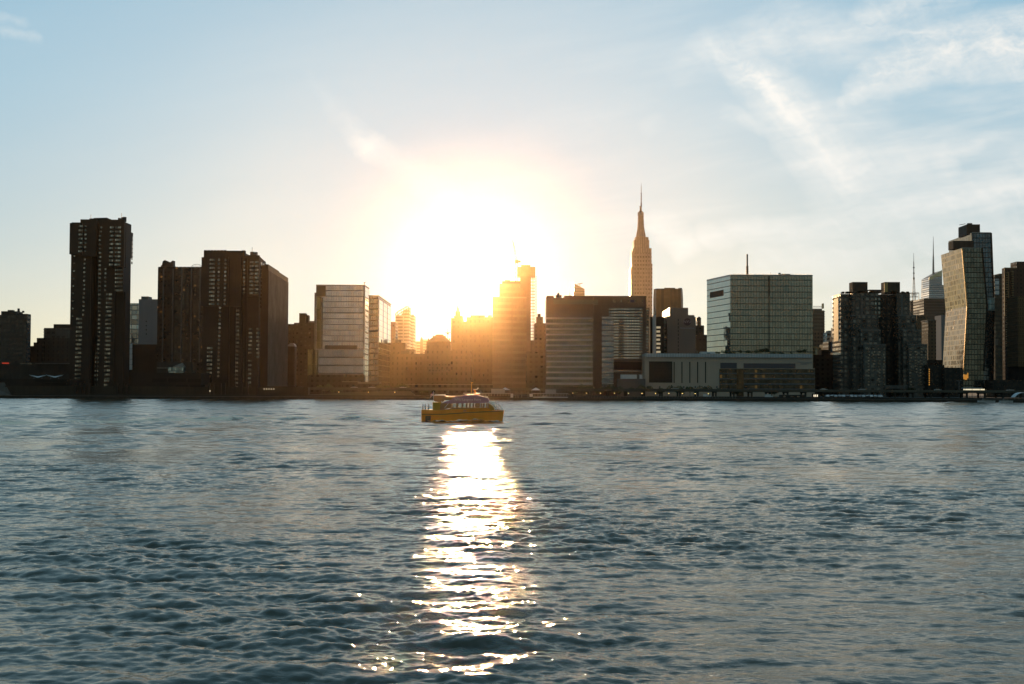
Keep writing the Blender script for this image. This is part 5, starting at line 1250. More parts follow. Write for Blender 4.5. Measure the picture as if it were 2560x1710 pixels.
# railing of the esplanade
rl = thing('esplanade_railing', (at(1640, 995, SHORE).x, SHORE+.6, 1.6), 'low pale railing on the seawall in front of the hospital', 'railing')
xs = [at(1436+i*7.2, 995, SHORE).x for i in range(57)]
mb = MB(); mb.box(xs[0], xs[-1], SHORE+.55, SHORE+.65, 2.55, 2.68); mb.box(xs[0], xs[-1], SHORE+.57, SHORE+.63, 2.0, 2.06); mb.build('rail', M['stone'], rl)
for x in xs: mb = MB(); mb.box(x-.12, x+.12, SHORE+.48, SHORE+.72, 1.6, 2.75); mb.build('post', M['stone'], rl)

# street lamps (lit) along the esplanade
lamp_src = []
def make_lamp():
    o = thing('street_lamp', (0, 0, 0), 'x', 'street lamp', 'lit lamps along the esplanade')
    mb = MB(); mb.tube((0, 0, 0), (0, 0, 2.75), .09, .06, n=6); mb.build('pole', M['dmetal'], o)
    mb = MB(); mb.tube((0, 0, 2.72), (0, 0, 2.9), .22, .1, n=8); mb.build('cap', M['dmetal'], o)
    mb = MB(); mb.tube((0, 0, 2.4), (0, 0, 2.72), .15, .22, n=8); mb.build('lamp_head', mat('sodium_lamp', (1, .8, .4), .5, emit=(1, .66, .2), es=4)[0], o)
    return o
def copy_tree(o, parent=None):
    c = o.copy(); COL.objects.link(c)
    if parent is not None: c.parent = parent
    for ch in list(o.children): copy_tree(ch, c)
    return c
def place(src, used, loc, label, rz=0.0):
    o = src if not used else copy_tree(src)
    o.location = loc; o.rotation_euler[2] = rz; o['label'] = label; used.append(o); return o
L0 = make_lamp(); used = []
lx = [847, 921, 987, 1432, 1466, 1501, 1536, 1571, 1605, 1639, 1672, 1706, 1738, 1771]
names = ['under the big glass tower', 'under the slimmer glass tower', 'under the hospital wing in the glare', 'beside the riverside pavilion'] + ['']*10
words = ['second', 'third', 'fourth', 'fifth', 'sixth', 'seventh', 'eighth', 'ninth', 'tenth', 'eleventh']
for i, x in enumerate(lx):
    lab = ('lit lamp post '+names[i]) if names[i] else '%s lit lamp post along the railing, counting from the pavilion' % words[i-4]
    place(L0, used, (at(x, 990, 753.5).x, 753.5, GZ-.8), lab)
tl = bld('highway_mast_light', 'tall twin armed light mast beside the highway left of the golden tower', 2397, 790, cat='street lamp')
mb = MB(); c = at(2397.5, 953, 790); mb.tube((c.x, 790, GZ), (c.x, 790, c.z), .16, .1, n=6); mb.build('pole', M['metal'], tl)
for s in (-1, 1): mb = MB(); mb.tube((c.x, 790, c.z), (c.x+s*1.2, 790, c.z+.25), .08, n=5); mb.box(c.x+s*.9, c.x+s*1.5, 789.8, 790.2, c.z+.15, c.z+.35); mb.build('arm', M['metal'], tl)

# cars
def make_car(name, colour, label, rough=.35):
    o = thing(name, (0, 0, 0), label, 'car')
    paint = mat(name+'_paint', colour, rough, .3)[0]; glass = M['pane_dim']; tyre = mat('tyre_rubber', (.01, .01, .01), .8)[0]
    prof = [(-2.2, .35), (-2.2, .85), (-1.75, .98), (-1.05, 1.0), (-.6, 1.02), (.0, 1.02), (1.3, 1.0), (1.9, .9), (2.2, .7), (2.2, .35)]
    def ext(pts, w, nm, m, k=0.0):
        n_ = len(pts); mb = MB()
        mb.poly([(x, -w, z) for x, z in pts]+[(x, w, z) for x, z in pts], [tuple(range(n_)), tuple(range(2*n_-1, n_-1, -1))]+[(i, n_+i, n_+(i+1) % n_, (i+1) % n_) for i in range(n_)]); return mb.build(nm, m, o)
    ext(prof, .88, 'body', paint); ext([(-1.7, .97), (-1.15, 1.40), (.45, 1.40), (1.15, .99)], .74, 'cabin_glass', glass); ext([(-1.2, 1.395), (-1.05, 1.46), (.4, 1.46), (.55, 1.395)], .72, 'roof', paint)
    for x in (-1.4, 1.4):
        for y in (-.8, .8):
            mb = MB(); mb.tube((x, y-.1, .33), (x, y+.1, .33), .33, n=12); w = mb.build('wheel', tyre, o)
    for y in (-.6, .6): mb = MB(); mb.box(2.17, 2.23, y-.18, y+.18, .62, .78); mb.build('headlight', M['pane'], o)
    return o
carsrc = [make_car('parked_car', c, 'x') for c in ((.55, .56, .58), (.02, .02, .025), (.25, .26, .28))]
cols_ = ['silver white', 'black', 'grey']
for c_src in carsrc: c_src['group'] = 'cars parked under the highway at the right'
cu_ = [[], [], []]; rr = random.Random(9)
ordn = ['first', 'second', 'third', 'fourth', 'fifth', 'sixth', 'seventh', 'eighth', 'ninth', 'tenth', 'eleventh', 'twelfth', 'thirteenth', 'fourteenth']
seq = [0, 1, 0, 2, 0, 1, 0, 0, 2, 0, 1, 0, 2, 0]
for row, (Yc, zc, y0) in enumerate(((760.5, GZ, 'front'), (767.5, GZ, 'back'))):
    for i in range(14):
        k = seq[(i+row*3) % 14]; x = at(2068+i*9.9+row*4, 990, Yc).x
        place(carsrc[k], cu_[k], (x, Yc, zc), '%s parked car, %s from the left in the %s row under the highway' % (cols_[k], ordn[i], y0), R(-90)+rr.uniform(-.05, .05))
wc = make_car('driving_car', (.6, .6, .62), 'x'); wc['group'] = 'pale cars driving on the elevated highway'; us = []
for x, s in ((886, 'in front of the big glass tower'), (930, 'in front of the slimmer glass tower'), (1008, 'in front of the hospital wing in the glare'), (1688, 'in front of the dark louvre panel'), (2060, 'below the low dark brown block'), (2155, 'below the stepped balcony apartments'), (2345, 'below the dark service block'), (2525, 'near the right edge')):
    place(wc, us, (at(x, 972, 775).x, 775, 5.95), 'pale car driving on the elevated highway '+s, 0 if rr.random() < .5 else math.pi)

# small waterfront buildings and boats at the right
cab = low_bld('ferry_landing_cabin', 'grey landing cabin with pale windows on the seawall under the long low building', 'building', 1982, 755, [
    ('wall', M['dconcrete'], (1952, 2012, 988, 755, dict(d=5))), ('roof', M['concrete'], (1951, 2013, 986.8, 754.6, dict(d=6, yb=988.1)))])
for x in (1958, 1976, 1993): part(cab, 'window', M['pane'], (x, x+6, 990, 754.9, dict(d=.2, yb=994)))
sg = bld('gate_pillar', 'three short glowing light bars on a dark gate right of the landing cabin', 2040, 756, cat='gate')
part(sg, 'gate', M['dconcrete'], (2030, 2050, 984, 756, dict(d=.6)))
for x in (2034.5, 2038.6, 2042.7): part(sg, 'light_bar', mat('white_light_bar', (1, .85, .65), .5, emit=(1, .85, .6), es=1.6)[0], (x, x+1.5, 986.5, 755.8, dict(d=.15, yb=992)))
def van(label, px, Y, w=4.2):
    o = bld('delivery_van', label, px, Y, cat='van', z=GZ-.6); p = o.location; z = p.z
    mb = MB(); mb.box(p.x-w/2, p.x+w/2-1.2, Y, Y+1.9, z+.35, z+2.1); mb.box(p.x+w/2-1.2, p.x+w/2, Y, Y+1.9, z+.35, z+1.35); mb.build('body', M['white'], o)
    mb = MB(); mb.prism([(p.x+w/2-1.2, Y+.05), (p.x+w/2-.1, Y+.05), (p.x+w/2-.1, Y+1.85), (p.x+w/2-1.2, Y+1.85)], z+1.34, z+1.95, top=[(p.x+w/2-1.2, Y+.1), (p.x+w/2-.8, Y+.1), (p.x+w/2-.8, Y+1.8), (p.x+w/2-1.2, Y+1.8)]); mb.build('windscreen', M['pane_dim'], o)
    for x in (-w/2+.8, w/2-.8): mb = MB(); mb.tube((p.x+x, Y-.06, z+.35), (p.x+x, Y+.2, z+.35), .34, n=10); mb.build('wheel', M['dmetal'], o)
van('small white van parked under the highway left of the landing cabin', 1923, 757)
van('white van parked under the highway behind the esplanade railing end', 1768, 758)
def moored(label, x0, x1, cat='boat'):
    o = bld('moored_boat', label, (x0+x1)/2, 749, cat=cat, z=0, group=None); a, c = at(x0, 1000, 746).x, at(x1, 1000, 746).x; w = c-a; yc = 746.5
    mb = MB(); fp = [(a, yc-1.1), (c-w*.25, yc-1.3), (c, yc), (c-w*.25, yc+1.3), (a, yc+1.1)]
    mb.prism([(a+(x-a)*.94, yc+(y-yc)*.7) for x, y in fp], -.3, 1.1, top=fp); mb.build('hull', M['white'], o)
    mb = MB(); mb.prism([(a+w*.25, yc-.8), (a+w*.62, yc-.8), (a+w*.62, yc+.8), (a+w*.25, yc+.8)], 1.08, 2.0, top=[(a+w*.28, yc-.7), (a+w*.55, yc-.7), (a+w*.55, yc+.7), (a+w*.28, yc+.7)]); mb.build('cabin', M['concrete'], o)
    mb = MB(); mb.box(a+w*.3, a+w*.56, yc-.83, yc-.78, 1.35, 1.75); mb.build('window', M['pane_dim'], o)
moored('small white boat moored under the leaning towers', 2446, 2490); moored('small white boat moored just left of the domed shelter at the right edge', 2500, 2534)
ds = bld('domed_shelter', 'white arched canvas shelter at the extreme right of the seawall', 2550, 752, cat='shelter')
mb = MB(); a, c = at(2537, 982, 750).x, at(2590, 982, 750).x; zt = height_at(2560, 981, 750); n_ = 10
prof = [(a+(c-a)*i/n_, zt-2.6*abs(1-2*i/n_)**3) for i in range(n_+1)]
for (x0, z0), (x1, z1) in zip(prof[:-1], prof[1:]): mb.poly([(x0, 750, z0), (x1, 750, z1), (x1, 756, z1), (x0, 756, z0), (x0, 750, z0-.25), (x1, 750, z1-.25), (x1, 756, z1-.25), (x0, 756, z0-.25)], [(0, 1, 2, 3), (7, 6, 5, 4), (0, 4, 5, 1), (3, 2, 6, 7)])
mb.build('canvas_roof', M['canvas'], ds)
for i in range(6): mb = MB(); x = a+(c-a)*i/5; mb.tube((x, 750.3, 1.3), (x, 750.3, zt-2.6*abs(1-2*i/5)**3-.1), .1, n=5); mb.build('post', M['metal'], ds)
cn = bld('bus_shelter', 'long thin pale canopy at street level in front of the leaning towers', 2432, 795, cat='canopy')
part(cn, 'roof', M['canvas'], (2408, 2456, 969.5, 795, dict(d=3, yb=971.3)))
for x in (2412, 2430, 2450): part(cn, 'post', M['metal'], (x, x+.8, 971, 795.4, dict(d=.2)))

# ------------------------------------------------------------------ trees
def leaf_mat(name, c):
    m, n, b = mat(name, c, .75); oi = n.n('ShaderNodeNewGeometry')
    n.put(b.inputs['Base Color'], n.v('SCALE', n.v('ADD', c, (0, 0, 0)), scale=n.mr(oi.outputs['Random Per Island'], 0, 1, .5, 1.5)))
    b.inputs['Transmission Weight'].default_value = 0.0
    return m
leafm = leaf_mat('leaves', (.055, .065, .018)); barkm = mat('bark', (.03, .022, .016), .9)[0]
def make_tree(name, h, w, seed, label, cat='tree', group=None, nleaf=900, leaf=.32):
    rr = random.Random(seed); o = thing(name, (0, 0, 0), label, cat, group)
    mb = MB(); mb.tube((0, 0, 0), (0, 0, h*.45), .16*h/6, .09*h/6, n=7)
    tips = []
    for i in range(6):
        a = rr.uniform(0, 6.28); t = Vector((math.cos(a)*w*.33, math.sin(a)*w*.33, h*rr.uniform(.55, .8))); mb.tube((0, 0, h*rr.uniform(.28, .45)), t, .06*h/6, .025*h/6, n=5); tips.append(t)
    mb.build('trunk', barkm, o)
    cl = [(t+Vector((rr.uniform(-.1, .1)*w, rr.uniform(-.1, .1)*w, rr.uniform(-.05, .1)*h)), rr.uniform(.17, .28)*w) for t in tips for _ in (0, 1)]+[(Vector((rr.uniform(-.1, .1)*w, 0, h*.86)), .2*w)]
    mb = MB()
    for _ in range(nleaf):
        c, r_ = rr.choice(cl); d_ = Vector((rr.gauss(0, 1), rr.gauss(0, 1), rr.gauss(0, .8))).normalized()*r_*rr.uniform(.45, 1.08); p = c+d_
        u = Vector((rr.gauss(0, 1), rr.gauss(0, 1), rr.gauss(0, 1))).normalized(); v = u.orthogonal().normalized(); s = leaf*rr.uniform(.6, 1.3)
        mb.poly([p-u*s, p+v*s*.6, p+u*s, p-v*s*.6], [(0, 1, 2, 3)])
    mb.build('crown', leafm, o)
    return o
ts = [make_tree('street_tree', 5.5, 4.8, 3, 'x', group='trees along the waterfront road'), make_tree('street_tree', 6.5, 6.0, 8, 'x', group='trees along the waterfront road'), make_tree('street_tree', 4.2, 5.0, 12, 'x', group='trees along the waterfront road')]
tu = [[], [], []]
spots = [(803, 796, 0, 'leafy tree at the left foot of the big glass tower'), (822, 798, 1, 'wide dark tree second from the left under the big glass tower'), (836, 799, 2, 'low tree before the middle of the big glass tower'),
 (948, 794, 1, 'broad tree at the foot of the slimmer glass tower'), (965, 793, 0, 'tree between the slimmer glass tower and the hospital wing'), (983, 795, 2, 'low round tree left of the larger tree in front of the hospital wing'), (998, 794, 1, 'larger dark tree in front of the hospital wing'),
 (1018, 796, 0, 'tree standing in the glare left of the mansard hospital'), (1060, 796, 2, 'low tree in the glare below the mansard hospital'),
 (1432, 793, 2, 'low tree left of the middle before the banded hospital'), (1455, 795, 1, 'broad tree before the middle of the banded hospital'), (1478, 794, 0, 'tree before the brown pier of the banded hospital'), (1500, 793, 2, 'low tree under the glass stair of the banded hospital'), (1522, 795, 1, 'broad tree right of the glass stair of the banded hospital'), (1543, 792, 2, 'low tree left of the blank block with the white cabin'),
 (1650, 794, 2, 'low tree under the dark louvre panel'), (1700, 794, 2, 'low tree under the second dark slit of the long low building'), (1725, 795, 0, 'tree under the third dark slit of the long low building'), (1840, 794, 2, 'low tree at the brown entrance bay'), (1935, 794, 2, 'low tree before the glazed half of the long low building'),
 (2140, 796, 2, 'low bush like tree at the left foot of the balcony apartments'), (2240, 796, 2, 'low tree before the shadowy court of the balcony apartments'), (2280, 795, 0, 'tree at the right foot of the balcony apartments')]
for px, Y, k, lab in spots: place(ts[k], tu[k], (at(px, 970, Y).x, Y, GZ), lab, rng.uniform(0, 6.28))
zr = height_at(1900, 887, YL+8)
gs = [make_tree('roof_tree', 3.6, 2.6, 21, 'x', group='trees on the roof garden of the long low building', nleaf=420, leaf=.22), make_tree('roof_tree', 2.4, 3.8, 22, 'x', group='trees on the roof garden of the long low building', nleaf=420, leaf=.22)]
gu_ = [[], []]
for i, (px, k, sc) in enumerate(((1793, 1, .8), (1812, 1, 1.1), (1832, 1, .9), (1850, 0, .95), (1869, 0, .9), (1880, 0, .8), (1893, 0, 1.0), (1903, 0, 1.1), (1914, 0, 1.3), (1932, 1, .8), (1945, 1, .9), (1956, 1, .7), (1978, 0, .6), (1997, 0, 1.05), (2010, 0, 1.15))):
    o = place(gs[k], gu_[k], (at(px, 885, YL+7).x, YL+7, zr-.3), 'small dark roof garden tree, %s from the left along the long low building' % (['first', 'second', 'third', 'fourth', 'fifth', 'sixth', 'seventh', 'eighth', 'ninth', 'tenth', 'eleventh', 'twelfth', 'thirteenth', 'fourteenth', 'fifteenth'][i]), i*1.3); o.scale = (sc, sc, sc)
# hedge of shrubs behind the esplanade
mb = MB(); rr = random.Random(77)
x0, x1 = at(1420, 970, 790).x, at(1800, 970, 790).x
for _ in range(5200):
    x = rr.uniform(x0, x1); hgt = 1.8+1.0*math.sin(x*.35)+.8*math.sin(x*1.1+1); p = Vector((x, rr.uniform(789, 791.5), GZ+3.3+rr.random()*max(.4, hgt)))
    u = Vector((rr.gauss(0, 1), rr.gauss(0, 1), rr.gauss(0, 1))).normalized(); v = u.orthogonal().normalized(); s = rr.uniform(.2, .42); mb.poly([p-u*s, p+v*s*.6, p+u*s, p-v*s*.6], [(0, 1, 2, 3)])
tag(mb.build('shrubbery', leafm), 'dark green shrubbery along the highway before the hospital', 'shrubs', kind='stuff')

# ------------------------------------------------------------------ the ferry
FX, FY = at(1053.2, 1054, 266).x, 266.0
fe = thing('ferry', (FX+8.1, FY+2.7, 0), 'yellow passenger ferry with a purple roof crossing the river in front of the sun', 'ferry')
yel = noisy('taxi_yellow_paint', (.95, .32, .02), .4, .06, .6); yel2 = mat('yellow_trim', (.55, .30, .02), .4)[0]
pur = noisy('violet_roof_paint', (.42, .22, .33), .45, .06, .6); brn = mat('brown_cabin_panel', (.38, .18, .07), .6)[0]
dk = mat('dark_rubber', (.05, .035, .03), .7)[0]; whi = mat('white_gelcoat', (.75, .75, .74), .35)[0]
def gx(px): return FX+(px-1053.2)/12.78
def gz(py): return 6.5-(py-971.2)*266/3400
def fside(name, pts, y0, y1, m, parent=fe, smooth=False):
    """side outline in photo pixels, given real width from y0 to y1"""
    k = len(pts); P = [(gx(x), gz(y)) for x, y in pts]; mb = MB()
    area = sum(P[i][0]*P[(i+1) % k][1]-P[(i+1) % k][0]*P[i][1] for i in range(k))
    if area < 0: P = P[::-1]
    mb.poly([(x, FY+y0, z) for x, z in P]+[(x, FY+y1, z) for x, z in P], [tuple(range(k)), tuple(range(2*k-1, k-1, -1))]+[(i, k+i, k+(i+1) % k, (i+1) % k) for i in range(k)][:])
    return mb.build(name, m, parent)
# hull: two slender catamaran hulls joined above the water
def hull(yc, w):
    mb = MB(); st = []
    for t in np.linspace(0, 1, 15):
        yc_ = FY+yc; x = gx(1053.5)+t*(gx(1259.5)-gx(1053.5)); flare = 1.0 if t < .7 else max(.02, 1-((t-.7)/.3)**2.2)
        top = 2.25-.1*math.sin(t*3.14); rake = -max(0, t-.93)*7.5
        st.append([(x+rake*1.0, yc_-w*.55*flare, -.6), (x+rake*.6, yc_-w*.8*flare, .15), (x+rake*.2, yc_-w*flare, 1.4), (x, yc_-w*max(flare, .25), top), (x, yc_+w*max(flare, .25), top), (x+rake*.2, yc_+w*flare, 1.4), (x+rake*.6, yc_+w*.8*flare, .15), (x+rake, yc_+w*.55*flare, -.6)])
    n = 8; V = [p for s in st for p in s]; Fc = []
    for i in range(len(st)-1):
        for j in range(n): Fc.append((i*n+j, (i+1)*n+j, (i+1)*n+(j+1) % n, i*n+(j+1) % n))
    Fc.append(tuple(range(n))); Fc.append(tuple((len(st)-1)*n+j for j in range(n-1, -1, -1))); mb.poly(V, Fc)
    return mb.build('hull', yel, fe)
hull(1.0, 1.0); hull(4.6, 1.0)
fside('bridge_deck', [(1054, 1040), (1250, 1040), (1257, 1027), (1054, 1025.2)], .9, 4.7, yel)
fside('bulwark', [(1075, 1034), (1100, 1035.5), (1215, 1031.5), (1258, 1027.5), (1258, 1026.6), (1232, 1027), (1218, 1019.6), (1130, 1023), (1098, 1026), (1075, 1027)], .02, .12, yel)
fside('bulwark', [(1075, 1034), (1258, 1027.5), (1218, 1019.6), (1130, 1023), (1098, 1026), (1075, 1027)], 5.48, 5.58, yel)
mb = MB(); pl = [(gx(1053.3), gz(1036.4)), (gx(1110), gz(1036)), (gx(1170), gz(1031.5)), (gx(1215), gz(1029.2)), (gx(1258), gz(1026.8))]
for (x0, z0), (x1, z1) in zip(pl[:-1], pl[1:]): mb.tube((x0, FY-.04, z0), (x1, FY-.04, z1), .07, n=6)
mb.build('rub_rail', dk, fe)
fside('engine_vent', [(1063, 1052), (1077, 1052), (1077, 1039.5), (1063, 1039.5)], -.06, .04, dk)
fside('stern_house', [(1081, 1035), (1103, 1035), (1103, 1006), (1081, 1006)], .35, 5.2, yel2)
fside('stern_rail_house', [(1053.4, 1034), (1081.5, 1034), (1081.5, 1025), (1053.4, 1025)], .05, 5.5, yel)
# cabin with real openings
fside('cabin_lower_wall', [(1100, 1027), (1222, 1022), (1222, 1019.4), (1128, 1019.6), (1118, 1024), (1100, 1025)], .3, .42, brn)
fside('cabin_lower_wall', [(1100, 1027), (1222, 1022), (1222, 1019.4), (1128, 1019.6), (1118, 1024), (1100, 1025)], 5.1, 5.22, brn)
fside('cabin_floor', [(1100, 1028.5), (1224, 1026), (1224, 1027), (1100, 1030)], .3, 5.2, dk)
fside('cabin_rear_panel', [(1100, 1026), (1127.5, 1020), (1127.5, 1007.5), (1104, 1007.5), (1100, 1012)], .32, 5.18, brn)
fside('roof', [(1103, 1008.3), (1128, 1009), (1220, 1007), (1223, 1003), (1219.5, 995.5), (1205, 991), (1190, 986.8), (1165, 987), (1150, 990.5), (1137, 992.3), (1124.5, 1001)], .18, 5.35, pur)
fside('roof_edge', [(1110, 1000.6), (1125, 1000.6), (1137, 992.2), (1119, 991.5), (1108, 989.5), (1084, 989.5), (1084, 1003), (1103, 1008)], .5, 5.0, brn)
for i, x in enumerate((1128, 1139.7, 1153.5, 1164, 1172, 1181, 1186.5, 1194.5, 1201.5, 1206.5, 1214.5, 1219)):
    w = (1.6, 3.4, 2.2, 2.0, 2.4, 1.8, 8.0, 4.2, 2.6, 3.5, 2.6, 3)[i]
    for y0 in (.3, 5.1): fside('window_post', [(x, 1020), (x+w, 1020), (x+w, 1008.5), (x, 1008.5)], y0, y0+.12, brn)
gm_ = bpy.data.materials.new('cabin_glazing'); gm_.use_nodes = True; gn = NT(gm_.node_tree); gm_.node_tree.nodes.clear()
tr_ = gn.n('ShaderNodeBsdfTransparent'); tr_.inputs[0].default_value = (.86, .84, .80, 1); gg = gn.n('ShaderNodeBsdfGlossy'); gg.inputs['Roughness'].default_value = .05; gf = gn.n('ShaderNodeFresnel'); gf.inputs[0].default_value = 1.45
gmx = gn.n('ShaderNodeMixShader'); gn.put(gmx.inputs[0], gf.outputs[0]); gn.put(gmx.inputs[1], tr_.outputs[0]); gn.put(gmx.inputs[2], gg.outputs[0]); go_ = gn.n('ShaderNodeOutputMaterial'); gn.put(go_.inputs[0], gmx.outputs[0])
for y0 in (.34, 5.14): fside('window_pane', [(1128, 1019.6), (1219, 1019.3), (1219, 1008.2), (1128, 1008.9)], y0, y0+.03, gm_)
rr = random.Random(4)
for i in range(9):
    x = 1132+i*9.6; fside('seat', [(x, 1027), (x+3.4, 1027), (x+3.2, 1022), (x+1.2, 1021.6), (x+.6, 1016.6+rr.random()*1.4), (x-.4, 1016.6)], .8 if i % 2 else 3.0, 2.6 if i % 2 else 4.9, dk)
# bow screen and rails
fside('windscreen', [(1220, 1006.5), (1226, 1003), (1247, 1017), (1252, 1024), (1250, 1024), (1238, 1023), (1222, 1012.5)], .9, .98, gm_)
mb = MB()
for y in (.15, 5.4):
    for a_, b_ in (((1221, 1003), (1234, 1003.5)), ((1234, 1003.5), (1254, 1018)), ((1254, 1018), (1257, 1026)), ((1240, 1007.5), (1240, 1024)), ((1247, 1012.6), (1247, 1024)), ((1236, 1023), (1256, 1022.5)), ((1224, 1007), (1240, 1020))):
        mb.tube((gx(a_[0]), FY+y, gz(a_[1])), (gx(b_[0]), FY+y, gz(b_[1])), .045, n=5)
mb.build('bow_rail', whi, fe)
fside('front_house', [(1221, 1026), (1236, 1025.5), (1233, 1016), (1221, 1008)], 1.1, 4.4, yel2)
fside('deck_box', [(1237, 1027), (1242, 1027), (1240.5, 1024), (1238.5, 1024)], 1.2, 2.0, whi)
# stern upper canopy
fside('canopy', [(1084, 1003), (1110, 1003), (1112, 989.5), (1084, 989.5)], .6, 4.9, brn)
fside('canopy_top', [(1083, 989.4), (1111, 989.4), (1110, 987.3), (1086, 987.3)], .5, 5.0, whi)
mb = MB()
for x in (1082, 1103.5): mb.tube((gx(x), FY+.5, gz(1025)), (gx(x), FY+.5, gz(1003)), .06, n=5); mb.tube((gx(x), FY+5, gz(1025)), (gx(x), FY+5, gz(1003)), .06, n=5)
mb.build('canopy_post', whi, fe)
mb = MB(); mb.tube((gx(1111), FY+.3, gz(1020)), (gx(1122), FY+.3, gz(1007)), .05, n=5); mb.build('stair_rail', whi, fe)
# pilot house and mast
fside('pilot_house', [(1183, 987.2), (1197, 987.2), (1195, 983.8), (1185, 983.8)], 1.8, 3.8, yel)
fside('pilot_house_roof', [(1184, 983.8), (1198, 983.8), (1197, 982.6), (1185, 982.6)], 1.6, 4.0, whi)
fside('radar_pedestal', [(1184, 982.6), (1189, 982.6), (1187, 974), (1183, 974)], 2.5, 3.0, yel)
fside('radar', [(1181.5, 973), (1190, 972.4), (1193, 969), (1196, 970), (1191, 975), (1181.5, 974.2)], 2.3, 3.3, whi)
mb = MB(); mb.tube((gx(1177), FY+2.7, gz(988)), (gx(1177), FY+2.7, gz(957)), .07, .04, n=6); mb.box(gx(1175.5), gx(1181), FY+2.5, FY+2.9, gz(957.8), gz(956)); mb.build('mast', yel2, fe)
mb = MB(); mb.tube((gx(1173), FY+2, gz(992)), (gx(1173), FY+2, gz(983)), .04, n=4); mb.tube((gx(1211), FY+1, gz(994)), (gx(1219), FY+1, gz(993.5)), .16, n=6); mb.build('roof_light', whi, fe)
# flag at the stern
mb = MB(); mb.tube((gx(1081.5), FY+2.6, gz(1003)), (gx(1081.5), FY+2.6, gz(979)), .04, n=5); mb.build('flag_pole', whi, fe)
fpts = []; nx_, nz_ = 10, 6
for i in range(nx_+1):
    for j in range(nz_+1):
        u, v = i/nx_, j/nz_; fpts.append((gx(1081.2)-u*.55-.1*v, FY+2.6+.12*math.sin(u*6+v*2), gz(981)-v*.7-u*.35+.06*math.sin(u*7)))
fl = MB(); fl.v = fpts
for i in range(nx_):
    for j in range(nz_):
        fl.f.append((i*(nz_+1)+j, (i+1)*(nz_+1)+j, (i+1)*(nz_+1)+j+1, i*(nz_+1)+j+1)); fl.mi.append(2 if (i < 4 and j < 3) else j % 2)
fl.build('flag', [mat('flag_red', (.5, .03, .03), .7)[0], mat('flag_white', (.75, .75, .75), .7)[0], mat('flag_blue', (.03, .04, .2), .7)[0]], fe, smooth=True)
text_obj('lettering', 'NYU Langone Ferry', .62, (gx(1169), FY+.14, gz(999.2)), mat('pale_lilac_lettering', (.85, .75, .85), .5)[0], fe, ext=.02, xs=1.02)
text_obj('hull_mark', 'NY', .42, (gx(1162), FY-.0, gz(1027.6)), mat('lilac_mark', (.35, .2, .38), .5)[0], fe, ext=.02)

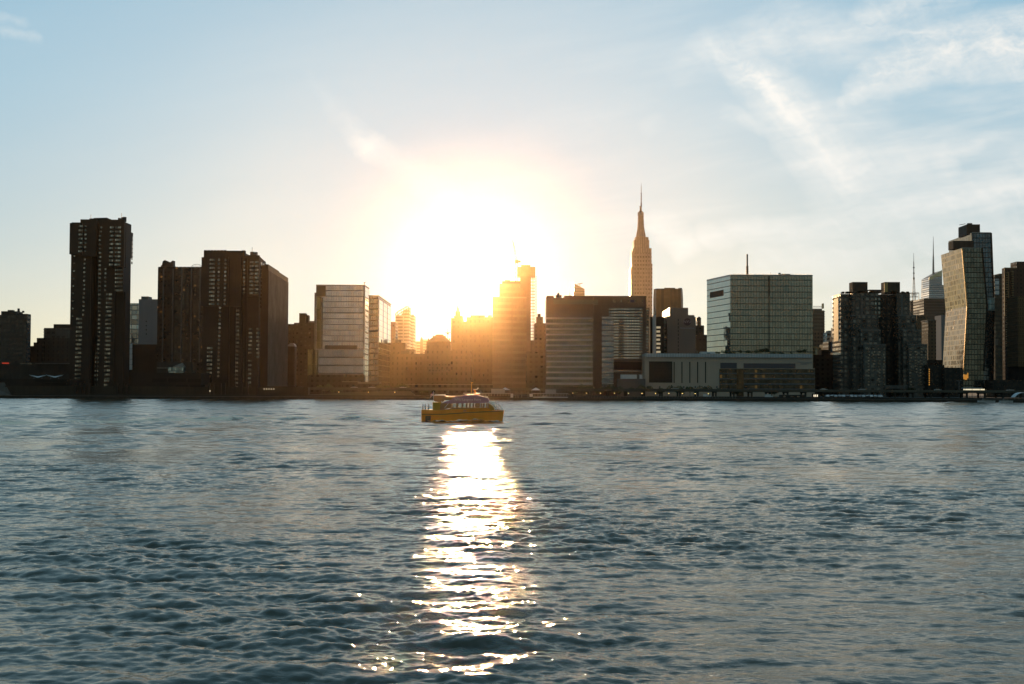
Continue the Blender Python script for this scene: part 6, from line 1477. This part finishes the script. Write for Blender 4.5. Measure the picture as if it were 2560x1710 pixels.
# passengers at the stern: one continuous skinned body each
def person(label, loc, cloth, skin, hair, lean=0.0, arm=0.3):
    o = thing('person', loc, label, 'person')
    J = {'pel': (0, 0, .95), 'che': (lean*.5, 0, 1.28), 'nec': (lean, 0, 1.48), 'hd0': (lean+.01, 0, 1.58), 'hd1': (lean+.02, 0, 1.70),
         'ls': (lean, -.19, 1.42), 'le': (lean+.08, -.25, 1.15), 'lh': (lean+arm, -.2, .98), 'rs': (lean, .19, 1.42), 're': (lean+.06, .26, 1.14), 'rh': (lean+arm*.8, .2, .97),
         'lk': (.03, -.1, .5), 'la': (-.02, -.11, .08), 'lt': (.14, -.12, .03), 'rk': (.02, .1, .5), 'ra': (-.03, .11, .08), 'rt': (.13, .12, .03)}
    Rd = dict(pel=.15, che=.15, nec=.055, hd0=.085, hd1=.085, ls=.065, le=.05, lh=.04, rs=.065, re=.05, rh=.04, lk=.065, la=.045, lt=.04, rk=.065, ra=.045, rt=.04)
    E = [('pel', 'che'), ('che', 'nec'), ('nec', 'hd0'), ('hd0', 'hd1'), ('che', 'ls'), ('ls', 'le'), ('le', 'lh'), ('che', 'rs'), ('rs', 're'), ('re', 'rh'), ('pel', 'lk'), ('lk', 'la'), ('la', 'lt'), ('pel', 'rk'), ('rk', 'ra'), ('ra', 'rt')]
    ks = list(J); me = bpy.data.meshes.new('tmp'); me.from_pydata([J[k] for k in ks], [(ks.index(a), ks.index(b)) for a, b in E], [])
    t = bpy.data.objects.new('tmp', me); COL.objects.link(t); sm = t.modifiers.new('s', 'SKIN'); sb = t.modifiers.new('d', 'SUBSURF'); sb.levels = 1
    for i, k in enumerate(ks): me.skin_vertices[0].data[i].radius = (Rd[k], Rd[k]); me.skin_vertices[0].data[i].use_root = (k == 'pel')
    bpy.context.view_layer.update(); b = bpy.data.meshes.new_from_object(t.evaluated_get(bpy.context.evaluated_depsgraph_get()))
    COL.objects.unlink(t); bpy.data.objects.remove(t); b.materials.clear(); b.materials.append(cloth); b.materials.append(skin); b.materials.append(mat('dark_trousers', (.03, .03, .05), .8)[0])
    for p in b.polygons: z = p.center.z; p.material_index = 1 if (z > 1.5 or (z < 1.03 and abs(p.center.y) > .16 and p.center.x > .12)) else (2 if z < .95 else 0); p.use_smooth = True
    b.name = 'body'; link(bpy.data.objects.new('body', b), o)
    mb = MB(); mb.tube((lean-.02, 0, 1.66), (lean-.02, 0, 1.78), .1, .06, n=10)
    m2 = bpy.data.meshes.new('hair'); m2.from_pydata(mb.v, [], mb.f); m2.materials.append(hair); link(bpy.data.objects.new('hair', m2), o)
    return o
sk = mat('skin', (.45, .26, .18), .6)[0]; ha = mat('brown_hair', (.05, .03, .02), .8)[0]
dz_ = gz(1034)+.1
person('leftmost passenger on the open stern deck of the ferry, in a pale top', (gx(1056), FY+1.2, dz_), mat('pale_top', (.6, .5, .48), .8)[0], sk, ha, .03, .25)
person('middle passenger on the open stern deck of the ferry, in a white shirt', (gx(1062), FY+1.8, dz_), mat('white_shirt', (.7, .7, .68), .8)[0], sk, ha, -.02, .3)
person('rightmost passenger on the open stern deck of the ferry, in a grey top', (gx(1070), FY+1.1, dz_), mat('grey_top', (.3, .3, .32), .8)[0], sk, ha, .05, .2)

# ------------------------------------------------------------------ even warm haze round the whole place, standing in for the sun's lens glare
hz = MB().box(-2600, 2600, -450, 3050, -3.0, 520)
hm = bpy.data.materials.new('haze'); hm.use_nodes = True
hn = NT(hm.node_tree); hm.node_tree.nodes.clear()
hm.cycles.homogeneous_volume = True; hm.cycles.volume_sampling = 'DISTANCE'
pv = hn.n('ShaderNodeVolumePrincipled'); pv.inputs['Color'].default_value = (1.0, 0.70, 0.40, 1)
pv.inputs['Density'].default_value = HAZE_D; pv.inputs['Anisotropy'].default_value = HAZE_G
ho = hn.n('ShaderNodeOutputMaterial'); hm.node_tree.links.new(pv.outputs[0], ho.inputs['Volume'])
tag(hz.build('haze', hm), kind='stuff')
for m_ in bpy.data.materials:          # small glows need no light sampling of their own
    m_.cycles.emission_sampling = 'NONE'
